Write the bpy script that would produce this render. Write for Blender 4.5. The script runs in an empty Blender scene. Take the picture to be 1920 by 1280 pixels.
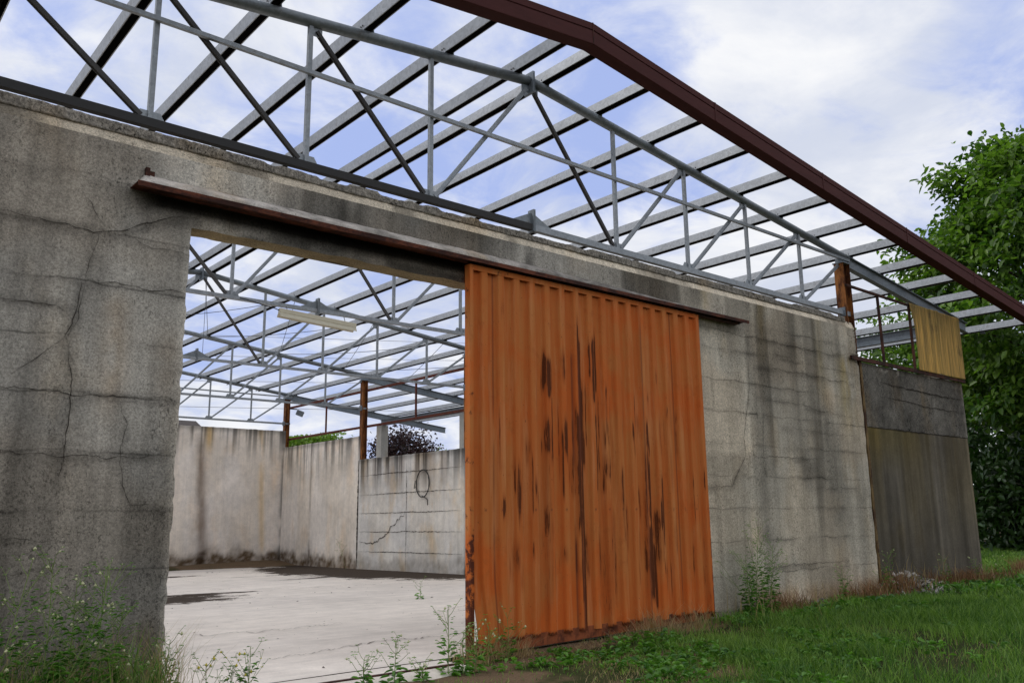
import bpy, math, random
import numpy as np
from mathutils import Vector, Matrix

scene = bpy.context.scene
COL = scene.collection
EYE = 1.55                      # camera height above the yard; heights below are written relative to the eye

# ------------------------------------------------------------------ camera
def look(yaw, pitch, roll):
    f = Vector((math.sin(yaw)*math.cos(pitch), math.cos(yaw)*math.cos(pitch), math.sin(pitch)))
    r = Vector((math.cos(yaw), -math.sin(yaw), 0)); u = r.cross(f)
    c, s = math.cos(roll), math.sin(roll)
    return c*r + s*u, -s*r + c*u, f
cam_d = bpy.data.cameras.new('camera'); cam = bpy.data.objects.new('camera', cam_d); COL.objects.link(cam)
R_, U_, F_ = look(math.radians(40.463), math.radians(11.548), math.radians(-0.72))
cam.matrix_world = Matrix(((R_.x, U_.x, -F_.x, 0), (R_.y, U_.y, -F_.y, 0), (R_.z, U_.z, -F_.z, EYE), (0, 0, 0, 1)))
cam_d.sensor_width = 36; cam_d.lens = 1614.1/1920*36; cam_d.clip_start = 0.05; cam_d.clip_end = 3000
scene.camera = cam
scene.view_settings.view_transform = 'Standard'; scene.view_settings.look = 'None'
scene.view_settings.exposure = 0.0; scene.view_settings.gamma = 1.0

# ------------------------------------------------------------------ node helper
class NT:
    def __init__(s, tree): s.t = tree; s.n = tree.nodes; s.l = tree.links
    def new(s, typ, **kw):
        n = s.n.new(typ)
        for k, v in kw.items():
            if k == 'inp':
                for a, b in v.items():
                    if isinstance(b, bpy.types.NodeSocket): s.l.new(b, n.inputs[a])
                    else: n.inputs[a].default_value = b
            else: setattr(n, k, v)
        return n
    def math(s, op, a, b=None, clamp=False):
        n = s.new('ShaderNodeMath', operation=op, use_clamp=clamp)
        for i, v in enumerate((a, b)):
            if v is None: continue
            if isinstance(v, bpy.types.NodeSocket): s.l.new(v, n.inputs[i])
            else: n.inputs[i].default_value = v
        return n.outputs[0]
    def noise(s, vec, scale, detail=4, rough=0.55, dist=0.0):
        n = s.new('ShaderNodeTexNoise', inp={'Vector': vec, 'Scale': scale, 'Detail': detail, 'Roughness': rough, 'Distortion': dist})
        return n.outputs['Fac']
    def ramp(s, fac, lo, hi, a=0.0, b=1.0):
        n = s.new('ShaderNodeMapRange', clamp=True, inp={0: fac, 1: lo, 2: hi, 3: a, 4: b}); n.interpolation_type = 'SMOOTHSTEP'
        return n.outputs[0]
    def mix(s, fac, a, b, mode='MIX'):
        n = s.new('ShaderNodeMix', data_type='RGBA', blend_type=mode)
        for k, v in ((0, fac), (6, a), (7, b)):
            if isinstance(v, bpy.types.NodeSocket): s.l.new(v, n.inputs[k])
            elif k == 0: n.inputs[k].default_value = v
            else: n.inputs[k].default_value = (*v, 1) if len(v) == 3 else v
        return n.outputs[2]
    def scale(s, vec, sc):
        n = s.new('ShaderNodeVectorMath', operation='MULTIPLY', inp={0: vec}); n.inputs[1].default_value = sc
        return n.outputs[0]
    def grey(s, v):
        n = s.new('ShaderNodeCombineColor'); 
        for i in range(3): s.l.new(v, n.inputs[i])
        return n.outputs[0]

def pixdir(x, y):
    d = F_ + R_*((x-960)/1614.1) - U_*((y-640)/1614.1)
    return d.normalized()

# ------------------------------------------------------------------ sky and sun
SUN_EL, SUN_AZ = math.radians(52), math.radians(-38)      # azimuth from +Y towards +X
w = bpy.data.worlds.new('World'); scene.world = w; w.use_nodes = True
k = NT(w.node_tree); k.n.clear()
tc = k.new('ShaderNodeTexCoord'); dvec = tc.outputs['Generated']
sky = k.new('ShaderNodeTexSky'); sky.sky_type = 'NISHITA'; sky.sun_disc = False
sky.sun_elevation = SUN_EL; sky.sun_rotation = SUN_AZ; sky.dust_density = 1.5; sky.air_density = 1.0
sep = k.new('ShaderNodeSeparateXYZ', inp={0: dvec})
hz = k.math('ADD', k.math('MAXIMUM', sep.outputs[2], 0.0), 0.22)
cv = k.new('ShaderNodeCombineXYZ')
k.l.new(k.math('DIVIDE', sep.outputs[0], hz), cv.inputs[0]); k.l.new(k.math('DIVIDE', sep.outputs[1], hz), cv.inputs[1])
n1 = k.noise(cv.outputs[0], 1.15, 9, 0.56, 0.5)
n2 = k.noise(cv.outputs[0], 4.2, 9, 0.62, 0.5)
cover = k.math('ADD', -0.055, k.math('ADD', k.math('MULTIPLY', n1, 0.70), k.math('MULTIPLY', n2, 0.66)))
# real cloud banks and blue openings of that day's sky, as bumps in sky direction
for (px, py, rad, amt) in [(1130, 250, 85, -.17), (1290, 330, 75, -.12), (1180, 30, 90, -.12), (90, 60, 190, -.16), (650, 250, 140, -.13),
                           (480, 330, 120, -.07), (850, 240, 110, -.10), (1900, 120, 85, -.24), (1840, 420, 80, -.16), (1650, 330, 60, -.05), (1560, 120, 50, -.05), (1260, 130, 70, -.10), (780, 30, 60, -.08), (480, 600, 70, -.06), (620, 720, 190, -.13), (1000, 640, 200, -.05), (1060, 20, 60, -.05),
                           (340, 110, 170, .12), (880, 80, 80, .08), (980, 300, 60, .10), (1480, 200, 200, .10), (620, 470, 120, .06), (1500, 420, 180, .06)]:
    d = pixdir(px, py)
    dp = k.new('ShaderNodeVectorMath', operation='DOT_PRODUCT', inp={0: dvec}); dp.inputs[1].default_value = d
    t = k.math('SUBTRACT', 1.0, dp.outputs['Value'])
    e = k.math('EXPONENT', k.math('MULTIPLY', t, -1.0/(0.5*(rad/1614.0)**2*2.0)))
    cover = k.math('ADD', cover, k.math('MULTIPLY', e, amt*1.0))
cover = k.math('ADD', cover, k.ramp(sep.outputs[1], 0.25, -0.3, 0, .16))
cmask = k.ramp(cover, 0.39, 0.67)
shade = k.ramp(k.noise(cv.outputs[0], 2.2, 8, 0.6, 0.4), 0.35, 0.7)
cloud = k.mix(shade, (6.7, 7.2, 8.5), (9.9, 9.95, 10.1))
blue = k.mix(0.85, sky.outputs[0], (4.5, 5.6, 9.6))
skyc = k.mix(cmask, blue, cloud)
bg = k.new('ShaderNodeBackground', inp={'Color': skyc, 'Strength': 0.098})
out = k.new('ShaderNodeOutputWorld'); k.l.new(bg.outputs[0], out.inputs[0])

sd = bpy.data.lights.new('sun', 'SUN'); sd.energy = 1.1; sd.angle = math.radians(14); sd.color = (1, 0.96, 0.9)
so = bpy.data.objects.new('sun', sd); COL.objects.link(so)
sv = Vector((math.sin(SUN_AZ)*math.cos(SUN_EL), math.cos(SUN_AZ)*math.cos(SUN_EL), math.sin(SUN_EL)))
so.rotation_euler = sv.to_track_quat('Z', 'Y').to_euler(); so.location = (0, 0, 40)

# ------------------------------------------------------------------ object helpers
def tag(o, label=None, cat=None, group=None, kind=None):
    if label: o['label'] = label
    if cat: o['category'] = cat
    if group: o['group'] = group
    o['kind'] = kind or 'thing'
    return o
def thing(name, label, cat, loc, group=None):
    o = bpy.data.objects.new(name, None); COL.objects.link(o); o.location = (loc[0], loc[1], loc[2]+EYE)
    o.empty_display_size = 0.2
    return tag(o, label, cat, group)
def world_loc(o):
    v = Vector((0, 0, 0))
    while o: v += o.location; o = o.parent
    return v
def make(name, V, Fc, mat, parent=None, smooth=False, attrs=None, mats=None, midx=None, base=None):
    V = np.asarray(V, float).reshape(-1, 3) + np.array([0, 0, EYE])
    off = Vector((0, 0, 0))
    if parent is not None: off = world_loc(parent)
    if base is not None: b = Vector((base[0], base[1], base[2]+EYE))
    else: b = off
    V = V - np.array(b)
    me = bpy.data.meshes.new(name)
    if isinstance(Fc, np.ndarray):
        m = Fc.shape[1]
        me.vertices.add(len(V)); me.vertices.foreach_set('co', V.astype(np.float32).ravel())
        me.loops.add(Fc.size); me.loops.foreach_set('vertex_index', Fc.astype(np.int32).ravel())
        me.polygons.add(len(Fc)); me.polygons.foreach_set('loop_start', np.arange(0, Fc.size, m, dtype=np.int32))
        me.update(calc_edges=True); me.validate()
    else:
        me.from_pydata([tuple(v) for v in V], [], Fc); me.update()
    for mm in (mats or [mat]): me.materials.append(mm)
    if midx is not None: me.polygons.foreach_set('material_index', np.asarray(midx, np.int32))
    if smooth: me.polygons.foreach_set('use_smooth', np.ones(len(me.polygons), bool))
    for an, av in (attrs or {}).items():
        a = me.color_attributes.new(an, 'FLOAT_COLOR', 'POINT')
        av = np.asarray(av, np.float32)
        if av.ndim == 1: av = np.repeat(av[:, None], 3, 1)
        a.data.foreach_set('color', np.concatenate([av, np.ones((len(av), 1), np.float32)], 1).ravel())
    o = bpy.data.objects.new(name, me); COL.objects.link(o)
    if parent is not None: o.parent = parent; o.location = b-off
    else: o.location = b
    return o

class MB:
    def __init__(s): s.v = []; s.f = []
    def add(s, V, Fc):
        b = len(s.v); s.v += [tuple(x) for x in V]; s.f += [tuple(i+b for i in q) for q in Fc]; return s
    def box(s, x0, x1, y0, y1, z0, z1):
        V = [(x, y, z) for x in (x0, x1) for y in (y0, y1) for z in (z0, z1)]
        return s.add(V, [(0, 1, 3, 2), (4, 6, 7, 5), (0, 4, 5, 1), (2, 3, 7, 6), (0, 2, 6, 4), (1, 5, 7, 3)])
    def prism(s, p, q, prof, up=(0, 0, 1), closed=True, caps=True):
        p, q = Vector(p), Vector(q); d = (q-p).normalized(); u = Vector(up)
        sd_ = d.cross(u).normalized(); u = sd_.cross(d)
        n = len(prof); V = [p+sd_*a+u*b for a, b in prof]+[q+sd_*a+u*b for a, b in prof]
        Fc = [(i, (i+1) % n, n+(i+1) % n, n+i) for i in range(n if closed else n-1)]
        if caps: Fc += [tuple(range(n-1, -1, -1)), tuple(range(n, 2*n))]
        return s.add(V, Fc)
    def beam(s, p, q, w, h, up=(0, 0, 1)):
        return s.prism(p, q, [(-w/2, -h/2), (w/2, -h/2), (w/2, h/2), (-w/2, h/2)], up)
    def tube(s, pts, r, n=8, r2=None, cap=True):
        pts = [Vector(p) for p in pts]; b = len(s.v); m = len(pts)
        for i, p in enumerate(pts):
            d = (pts[min(i+1, m-1)]-pts[max(i-1, 0)]).normalized()
            a = d.orthogonal().normalized() if abs(d.z) > .95 else d.cross(Vector((0, 0, 1))).normalized()
            c = d.cross(a); rr = r if r2 is None else r+(r2-r)*i/(m-1)
            s.v += [tuple(p+(a*math.cos(t)+c*math.sin(t))*rr) for t in [2*math.pi*j/n for j in range(n)]]
        for i in range(m-1):
            for j in range(n):
                s.f.append((b+i*n+j, b+i*n+(j+1) % n, b+(i+1)*n+(j+1) % n, b+(i+1)*n+j))
        if cap: s.f += [tuple(b+j for j in range(n-1, -1, -1)), tuple(b+(m-1)*n+j for j in range(n))]
        return s
    def build(s, name, mat, parent=None, smooth=False, base=None, bevel=0):
        o = make(name, s.v, s.f, mat, parent, smooth, base=base)
        if bevel:
            m = o.modifiers.new('bevel', 'BEVEL'); m.width = bevel; m.segments = 1; m.limit_method = 'ANGLE'
        return o
def copy_tree(o, loc, label=None):
    def cp(a, parent):
        c = a.copy(); COL.objects.link(c); c.parent = parent
        for ch in list(a.children): cp(ch, c)
        return c
    c = cp(o, None); c.location = loc
    if label: c['label'] = label
    return c

# value noise in numpy
def vn(x, y, seed=0):
    rng = np.random.RandomState(seed); T = rng.rand(256, 256)
    xi = np.floor(x).astype(int); yi = np.floor(y).astype(int); fx = x-xi; fy = y-yi
    fx = fx*fx*(3-2*fx); fy = fy*fy*(3-2*fy)
    g = lambda a, b: T[a % 256, b % 256]
    return (g(xi, yi)*(1-fx)+g(xi+1, yi)*fx)*(1-fy)+(g(xi, yi+1)*(1-fx)+g(xi+1, yi+1)*fx)*fy
def fbm(x, y, seed=0, o=4):
    t = 0; a = .5; s = 0
    for i in range(o): t = t+a*vn(x*2**i+i*17.3, y*2**i+i*9.1, seed+i); s += a; a *= .55
    return t/s
def ss(x, a, b):
    t = np.clip((x-a)/(b-a), 0, 1); return t*t*(3-2*t)
def grid_faces(nx, nz, keep=None):
    i, j = np.meshgrid(np.arange(nx-1), np.arange(nz-1), indexing='ij'); i = i.ravel(); j = j.ravel()
    q = np.stack([i*nz+j, (i+1)*nz+j, (i+1)*nz+j+1, i*nz+j+1], 1)
    return q if keep is None else q[keep[:nx-1, :nz-1].ravel()]

# ------------------------------------------------------------------ materials
def mat(name):
    m = bpy.data.materials.new(name); m.use_nodes = True; t = NT(m.node_tree)
    b = m.node_tree.nodes['Principled BSDF']; return m, t, b
def pos(t): return t.new('ShaderNodeNewGeometry').outputs['Position']
def bump(t, b, h, st, dist=0.01):
    n = t.new('ShaderNodeBump', inp={'Height': h, 'Strength': st, 'Distance': dist}); t.l.new(n.outputs[0], b.inputs['Normal'])

def concrete(name, col, streak_axis='x', grain=0.5, speck=0.35, joint=None, jamt=0.5, streaks=0.5, warm=(1.0, .86, .68)):
    """weathered concrete: tone comes from the mesh's stain attribute, streaks run down, pour joints are wobbly dark lines"""
    m, t, b = mat(name); p = pos(t)
    at = t.new('ShaderNodeAttribute', attribute_name='stain').outputs['Color']
    sc = (7.0, 7.0, .35)
    st = t.noise(t.scale(p, sc), 1.0, 6, .6); st2 = t.noise(t.scale(p, (22, 22, .7)), 1.0, 4, .6)
    big = t.noise(p, .9, 6, .6); med = t.noise(p, 5.0, 6, .65)
    g = t.math('ADD', t.math('MULTIPLY', t.noise(p, 55, 3, .75), .6), t.math('MULTIPLY', t.noise(p, 130, 2, .8), .4)); sp = t.noise(p, 28, 3, .7)
    v = t.math('ADD', 1.0, t.math('MULTIPLY', t.math('SUBTRACT', st, .5), streaks*1.7))
    v = t.math('MULTIPLY', v, t.math('ADD', 1.0, t.math('MULTIPLY', t.math('SUBTRACT', st2, .5), streaks*.7)))
    v = t.math('MULTIPLY', v, t.math('ADD', 1.0, t.math('MULTIPLY', t.math('SUBTRACT', big, .5), .7)))
    v = t.math('MULTIPLY', v, t.math('ADD', 1.0, t.math('MULTIPLY', t.math('SUBTRACT', med, .5), .5)))
    v = t.math('MULTIPLY', v, t.math('ADD', 1.0, t.math('MULTIPLY', t.math('SUBTRACT', g, .5), grain*3.2)))
    # dark specks gather where a broad noise allows them
    sp2 = t.noise(t.scale(p, (46, 46, 16)), 1, 3, .7)
    spm = t.math('MULTIPLY', t.ramp(t.math('MAXIMUM', sp, sp2), .57, .66), t.ramp(t.noise(t.scale(p, (3.2, 3.2, .8)), 1, 4, .6), .42, .60))
    v = t.math('MULTIPLY', v, t.math('SUBTRACT', 1.0, t.math('MULTIPLY', spm, speck)))
    if joint:
        step, off = joint
        z = t.new('ShaderNodeSeparateXYZ', inp={0: p}).outputs[2]
        wob = t.math('MULTIPLY', t.math('SUBTRACT', t.noise(t.scale(p, (1.8, 1.8, 0)), 1, 5, .6), .5), .16)
        zz = t.math('ADD', t.math('SUBTRACT', z, off), wob)
        fr = t.math('ABSOLUTE', t.math('SUBTRACT', t.math('FRACT', t.math('ADD', t.math('DIVIDE', zz, step), .5)), .5))
        ln = t.ramp(fr, .004/step, .014/step, 1, 0)
        halo = t.ramp(t.math('SUBTRACT', .5, t.math('ABSOLUTE', t.math('SUBTRACT', t.math('FRACT', t.math('DIVIDE', zz, step)), .5))), 0, .12, 1, 0)
        ln = t.math('MULTIPLY', ln, t.ramp(t.noise(t.scale(p, (1.1, 1.1, 1.0)), 1, 6, .65), .36, .66))
        hl = t.math('MULTIPLY', halo, t.ramp(t.noise(t.scale(p, (1.4, 1.4, 2)), 1, 4), .45, .7))
        v = t.math('MULTIPLY', v, t.math('SUBTRACT', 1.0, t.math('ADD', t.math('MULTIPLY', ln, jamt), t.math('MULTIPLY', hl, .34))))
    v = t.math('MAXIMUM', v, .12)
    c = t.mix(1.0, t.mix(t.ramp(t.noise(t.scale(p, (1.1, 1.1, .5)), 1.3, 5), .5, .75), col, tuple(a*bb for a, bb in zip(col, warm))), t.grey(v), 'MULTIPLY')
    c = t.mix(1.0, c, at, 'MULTIPLY')
    t.l.new(c, b.inputs['Base Color']); b.inputs['Roughness'].default_value = .95; b.inputs['Specular IOR Level'].default_value = .08
    bump(t, b, t.math('ADD', g, t.math('MULTIPLY', med, .6)), .55, .012)
    return m

M = {}
M['front'] = concrete('weathered_concrete', (.36, .336, .29), joint=(.512, EYE+.105), grain=1.05, speck=.5, streaks=.4, jamt=.46, warm=(1, .93, .84))
M['white'] = concrete('whitewashed_concrete', (.80, .735, .665), grain=.26, speck=.12, streaks=.2, warm=(1, .93, .85))
M['panel'] = concrete('panel_concrete', (.74, .71, .665), grain=.28, speck=.15, streaks=.2)
M['aisle'] = concrete('mossy_concrete', (.145, .126, .098), grain=.7, speck=.2, streaks=.5, warm=(1, .94, .78))
M['rough'] = concrete('rough_concrete', (.30, .28, .25), grain=1.5, speck=.9, streaks=.1)
M['mortar'] = concrete('pale_mortar', (.58, .53, .47), grain=.5, speck=.5, streaks=.1)
M['post_conc'] = concrete('post_concrete', (.42, .41, .38), grain=.5, speck=.3, streaks=.2)

def simple(name, col, rough=.6, metal=0.0, var=.3, scale=6, spec=.4):
    m, t, b = mat(name); p = pos(t)
    n = t.noise(p, scale, 5, .6)
    v = t.math('ADD', 1-var/2, t.math('MULTIPLY', n, var))
    t.l.new(t.mix(1.0, col, t.grey(v), 'MULTIPLY'), b.inputs['Base Color'])
    b.inputs['Roughness'].default_value = rough; b.inputs['Metallic'].default_value = metal; b.inputs['Specular IOR Level'].default_value = spec
    return m
def galv(name, col, metal=.35, rough=.5):
    m, t, b = mat(name); p = pos(t)
    vor = t.new('ShaderNodeTexVoronoi', inp={'Vector': p, 'Scale': 26.0}); 
    sp = t.new('ShaderNodeSeparateColor', inp={0: vor.outputs['Color']}).outputs[0]
    v = t.math('ADD', .78, t.math('MULTIPLY', sp, .22))
    v = t.math('ADD', v, t.math('MULTIPLY', t.math('SUBTRACT', t.noise(p, 3, 6, .65), .5), .55))
    dirt = t.ramp(t.noise(p, 6, 7, .75), .53, .70)
    c = t.mix(1.0, col, t.grey(v), 'MULTIPLY'); c = t.mix(t.math('MULTIPLY', dirt, .42), c, (.12, .085, .06))
    t.l.new(c, b.inputs['Base Color']); b.inputs['Roughness'].default_value = rough; b.inputs['Metallic'].default_value = metal
    return m
M['galv'] = galv('galvanized_steel', (.40, .42, .44))
M['pipe'] = galv('galvanized_pipe', (.235, .265, .285), .3)
M['bar'] = galv('galvanized_bar', (.34, .37, .395), .3)
M['ibeam'] = galv('blue_grey_steel', (.24, .28, .32), .2)
M['dark'] = simple('black_painted_steel', (.022, .021, .02), .6, 0, .5, 12)  # near-black steel for the left bottom chord of the front truss
M['darkbar'] = simple('tarred_steel', (.05, .047, .045), .55, .2, .6, 9)  # dark small fittings; on front diagonals it carries their underside shade
M['olddark'] = simple('old_primed_steel', (.085, .082, .078), .65, .1, .6, 9)  # darker copy of the bar steel, underside shade of the rear diagonals
M['inside'] = simple('dirty_black_primer', (.020, .018, .017), .9, 0, .5, 9, .1)  # near-black copy of the purlin steel, shade of the hollow in its colour
def rusty(name, col, rust, lo, hi, sc=(8, 8, 2.2)):
    m, t, b = mat(name); p = pos(t)
    n = t.noise(t.scale(p, sc), 1, 7, .68); n2 = t.noise(p, 30, 4, .6)
    f = t.ramp(t.math('ADD', n, t.math('MULTIPLY', t.math('SUBTRACT', n2, .5), .2)), lo, hi)
    rc = t.mix(t.noise(p, 14, 5), rust, tuple(c*.42 for c in rust))
    t.l.new(t.mix(f, col, rc), b.inputs['Base Color']); b.inputs['Roughness'].default_value = .8; b.inputs['Specular IOR Level'].default_value = .25
    bump(t, b, n2, .3, .004)
    return m
M['rustpost'] = rusty('rusting_orange_paint', (.34, .13, .035), (.10, .032, .013), .38, .62)
M['rustdark'] = rusty('dark_rusted_steel', (.085, .030, .018), (.035, .016, .011), .4, .6)
M['rustbrown'] = rusty('rust_brown_paint', (.12, .033, .020), (.06, .02, .014), .45, .7)
M['canopy'] = rusty('rusty_canopy_steel', (.15, .045, .022), (.05, .018, .012), .36, .6, (3, 9, 9))
M['strip'] = rusty('rust_streaked_strip', (.20, .13, .05), (.07, .03, .014), .4, .6)
M['ivory'] = simple('ivory_enamel', (.62, .58, .44), .5, 0, .15, 10)
M['black'] = simple('black_rubber', (.012, .012, .012), .6, 0, .2, 10)
M['bark'] = simple('tree_bark', (.07, .055, .042), .9, 0, .6, 9)
M['cable'] = simple('steel_wire', (.07, .07, .075), .5, .3, .2, 9)
M['wire'] = simple('overhead_wire', (.30, .31, .33), .7, 0, .1, 9)
M['roof'] = simple('clay_roof_tiles', (.075, .062, .056), .9, 0, .4, 3)
# maroon coated sheet of the verge
def maroon():
    m, t, b = mat('maroon_coated_sheet'); p = pos(t)
    n = t.noise(t.scale(p, (1.2, 6, 6)), 2, 6, .6); v = t.math('ADD', .7, t.math('MULTIPLY', n, .6))
    ch = t.ramp(t.noise(p, 9, 6, .7), .62, .7)
    c = t.mix(1.0, (.072, .022, .020), t.grey(v), 'MULTIPLY'); c = t.mix(t.math('MULTIPLY', ch, .2), c, (.14, .08, .07)); b.inputs['Specular IOR Level'].default_value = .12
    t.l.new(c, b.inputs['Base Color']); b.inputs['Roughness'].default_value = .7
    return m
M['maroon'] = maroon()
# orange painted corrugated door sheet, rust in the 'rust' attribute
def orange(use_attr):
    m, t, b = mat('orange_paint_sheet' if use_attr else 'orange_paint_frame'); p = pos(t)
    n = t.noise(t.scale(p, (9, 9, .6)), 1, 6, .6); big = t.noise(p, 1.3, 5, .6); fine = t.noise(t.scale(p, (60, 60, 3)), 1, 5, .68)
    c = t.mix(t.ramp(n, .3, .7), (.55, .142, .030), (.50, .180, .048)); c = t.mix(t.ramp(big, .42, .68), c, (.56, .125, .022))
    fade = t.ramp(t.noise(t.scale(p, (5, 5, .35)), 1.7, 7, .65), .50, .68)
    c = t.mix(t.math('MULTIPLY', fade, .55), c, (.62, .25, .095)); blot = t.ramp(t.noise(p, 4.5, 7, .7), .54, .70); c = t.mix(t.math('MULTIPLY', blot, .35), c, (.36, .095, .022))
    c = t.mix(1.0, c, t.grey(t.math('ADD', .78, t.math('MULTIPLY', n, .44))), 'MULTIPLY')
    if use_attr:
        at = t.new('ShaderNodeSeparateColor', inp={0: t.new('ShaderNodeAttribute', attribute_name='rust').outputs['Color']}).outputs
        r = t.math('ADD', at[0], t.math('MULTIPLY', t.math('SUBTRACT', fine, .5), 1.5))
        f = t.math('MULTIPLY', t.ramp(r, .38, .56), t.ramp(at[0], .08, .3))
        halo = t.math('MULTIPLY', t.ramp(at[0], .02, .45), .5)
        c = t.mix(halo, c, (.27, .062, .014))
        c = t.mix(f, c, t.mix(fine, (.055, .014, .004), (.16, .040, .010)))
        c = t.mix(at[1], c, (.16, .045, .022))
    sp = t.ramp(t.noise(p, 34, 3, .6), .69, .74)
    c = t.mix(t.math('MULTIPLY', sp, .8), c, (.09, .025, .012))
    if not use_attr:
        z = t.new('ShaderNodeSeparateXYZ', inp={0: p}).outputs[2]
        rz = t.math('ADD', t.noise(p, 6, 6, .7), t.ramp(z, .1, 2.6, .22, 0))
        c = t.mix(t.ramp(rz, .60, .70), c, t.mix(fine, (.05, .016, .01), (.14, .035, .016)))
    t.l.new(c, b.inputs['Base Color']); b.inputs['Roughness'].default_value = .68; b.inputs['Specular IOR Level'].default_value = .12
    bump(t, b, t.noise(t.scale(p, (3, 3, 1)), 1, 4), .15, .02)
    return m
M['orange'] = orange(True); M['orange_frame'] = orange(False)
M['door_skirt'] = rusty('rusted_orange_skirt', (.30, .085, .03), (.12, .035, .016), .42, .66, (5, 5, 3))
def crackmat():
    m, t, b = mat('crack_shadow'); b.inputs['Base Color'].default_value = (.05, .043, .036, 1); b.inputs['Roughness'].default_value = 1; b.inputs['Specular IOR Level'].default_value = 0
    return m
M['crack'] = crackmat()
def fibre():
    m, t, b = mat('yellowed_fibreglass'); p = pos(t)
    n = t.noise(t.scale(p, (14, 14, .8)), 1, 6, .62); big = t.noise(t.scale(p, (3, 3, 1.2)), 1, 6, .7)
    c = t.mix(t.ramp(n, .3, .7), (.82, .60, .21), (.44, .32, .11)); c = t.mix(t.ramp(big, .55, .75), c, (.18, .125, .05))
    t.l.new(c, b.inputs['Base Color']); b.inputs['Roughness'].default_value = .5
    tr = t.new('ShaderNodeBsdfTranslucent', inp={'Color': c}); mx = t.new('ShaderNodeMixShader', inp={0: .6})
    t.l.new(b.outputs[0], mx.inputs[1]); t.l.new(tr.outputs[0], mx.inputs[2]); t.l.new(mx.outputs[0], t.n['Material Output'].inputs[0])
    return m
M['fibre'] = fibre()
def leafmat(name, c1, c2, trans=.35, rough=.45, sc=.8):
    m, t, b = mat(name); p = pos(t)
    at = t.new('ShaderNodeSeparateColor', inp={0: t.new('ShaderNodeAttribute', attribute_name='tint').outputs['Color']}).outputs[0]
    c = t.mix(at, c1, c2)
    t.l.new(c, b.inputs['Base Color']); b.inputs['Roughness'].default_value = rough
    tr = t.new('ShaderNodeBsdfTranslucent'); t.l.new(t.mix(1.0, c, (1.2, 1.5, .6), 'MULTIPLY'), tr.inputs['Color'])
    mx = t.new('ShaderNodeMixShader', inp={0: trans})
    t.l.new(b.outputs[0], mx.inputs[1]); t.l.new(tr.outputs[0], mx.inputs[2]); t.l.new(mx.outputs[0], t.n['Material Output'].inputs[0])
    return m
M['leaf'] = leafmat('broad_green_leaf', (.034, .090, .012), (.20, .32, .050), .40)
M['weed'] = leafmat('weed_leaf', (.028, .10, .014), (.19, .40, .06))
M['grass'] = leafmat('grass_blade', (.035, .115, .010), (.30, .46, .085), .35, .6)
M['dry'] = leafmat('dry_straw', (.30, .21, .10), (.52, .40, .22), .25, .8)
M['brownweed'] = leafmat('dead_brown_weed', (.16, .075, .035), (.33, .18, .085), .15, .9)
M['dark_leaf'] = leafmat('evergreen_leaf', (.012, .035, .006), (.035, .085, .014), .2, .5)
M['plum'] = leafmat('plum_leaf', (.022, .010, .013), (.055, .022, .026), .2)
M['hedge'] = leafmat('hedge_leaf', (.10, .20, .022), (.26, .38, .05), .3)
M['yellow'] = simple('yellow_petal', (.62, .50, .04), .7, 0, .2, 9)
M['seed'] = simple('pale_seed_head', (.55, .55, .32), .9, 0, .2, 9)
M['stem'] = simple('green_stem', (.17, .24, .06), .7, 0, .3, 9)

def floor_mat():
    m, t, b = mat('yard_concrete'); p = pos(t)
    at = t.new('ShaderNodeSeparateColor', inp={0: t.new('ShaderNodeAttribute', attribute_name='stain').outputs['Color']}).outputs
    big = t.noise(p, .35, 6, .6); med = t.noise(p, 2.2, 7, .7); fine = t.noise(p, 40, 4, .7); drag = t.noise(t.scale(p, (.5, 4, 1)), 1, 6, .65)
    v = t.math('ADD', .76, t.math('MULTIPLY', big, .48)); v = t.math('MULTIPLY', v, t.math('ADD', .72, t.math('MULTIPLY', med, .56))); v = t.math('MULTIPLY', v, t.math('ADD', .8, t.math('MULTIPLY', drag, .4)))
    v = t.math('MULTIPLY', v, t.math('ADD', .84, t.math('MULTIPLY', fine, .32)))
    c = t.mix(1.0, (.68, .615, .545), t.grey(v), 'MULTIPLY')
    s = t.math('ADD', at[0], t.math('ADD', t.math('MULTIPLY', t.math('SUBTRACT', med, .5), 1.3), t.math('MULTIPLY', t.math('SUBTRACT', drag, .5), 1.0)))
    s = t.math('ADD', s, t.math('MULTIPLY', t.math('SUBTRACT', t.noise(p, 22, 4, .8), .5), .7))
    f = t.ramp(s, .42, .62)
    c = t.mix(f, c, t.mix(fine, (.022, .017, .013), (.10, .078, .062)))
    c = t.mix(t.math('MULTIPLY', t.ramp(t.noise(p, 17, 5, .75), .66, .74), .6), c, (.12, .10, .085))
    t.l.new(c, b.inputs['Base Color']); b.inputs['Specular IOR Level'].default_value = .04
    b.inputs['Roughness'].default_value = 1
    bump(t, b, fine, .3, .006)
    return m
M['floor'] = floor_mat()
def ground_mat():
    m, t, b = mat('soil_and_turf'); p = pos(t)
    at = t.new('ShaderNodeSeparateColor', inp={0: t.new('ShaderNodeAttribute', attribute_name='stain').outputs['Color']}).outputs
    n = t.noise(p, 1.2, 7, .65); f = t.noise(p, 45, 5, .7)
    g = t.mix(n, (.022, .032, .010), (.055, .062, .022)); s = t.mix(f, (.07, .048, .03), (.24, .165, .10))
    c = t.mix(t.ramp(t.math('ADD', at[0], t.math('MULTIPLY', t.math('SUBTRACT', n, .5), .6)), .35, .6), g, s)
    c = t.mix(1.0, c, t.grey(t.math('ADD', .6, t.math('MULTIPLY', f, .8))), 'MULTIPLY')
    t.l.new(c, b.inputs['Base Color']); b.inputs['Roughness'].default_value = 1; b.inputs['Specular IOR Level'].default_value = .1
    bump(t, b, f, .6, .03)
    return m
M['ground'] = ground_mat()

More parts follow.
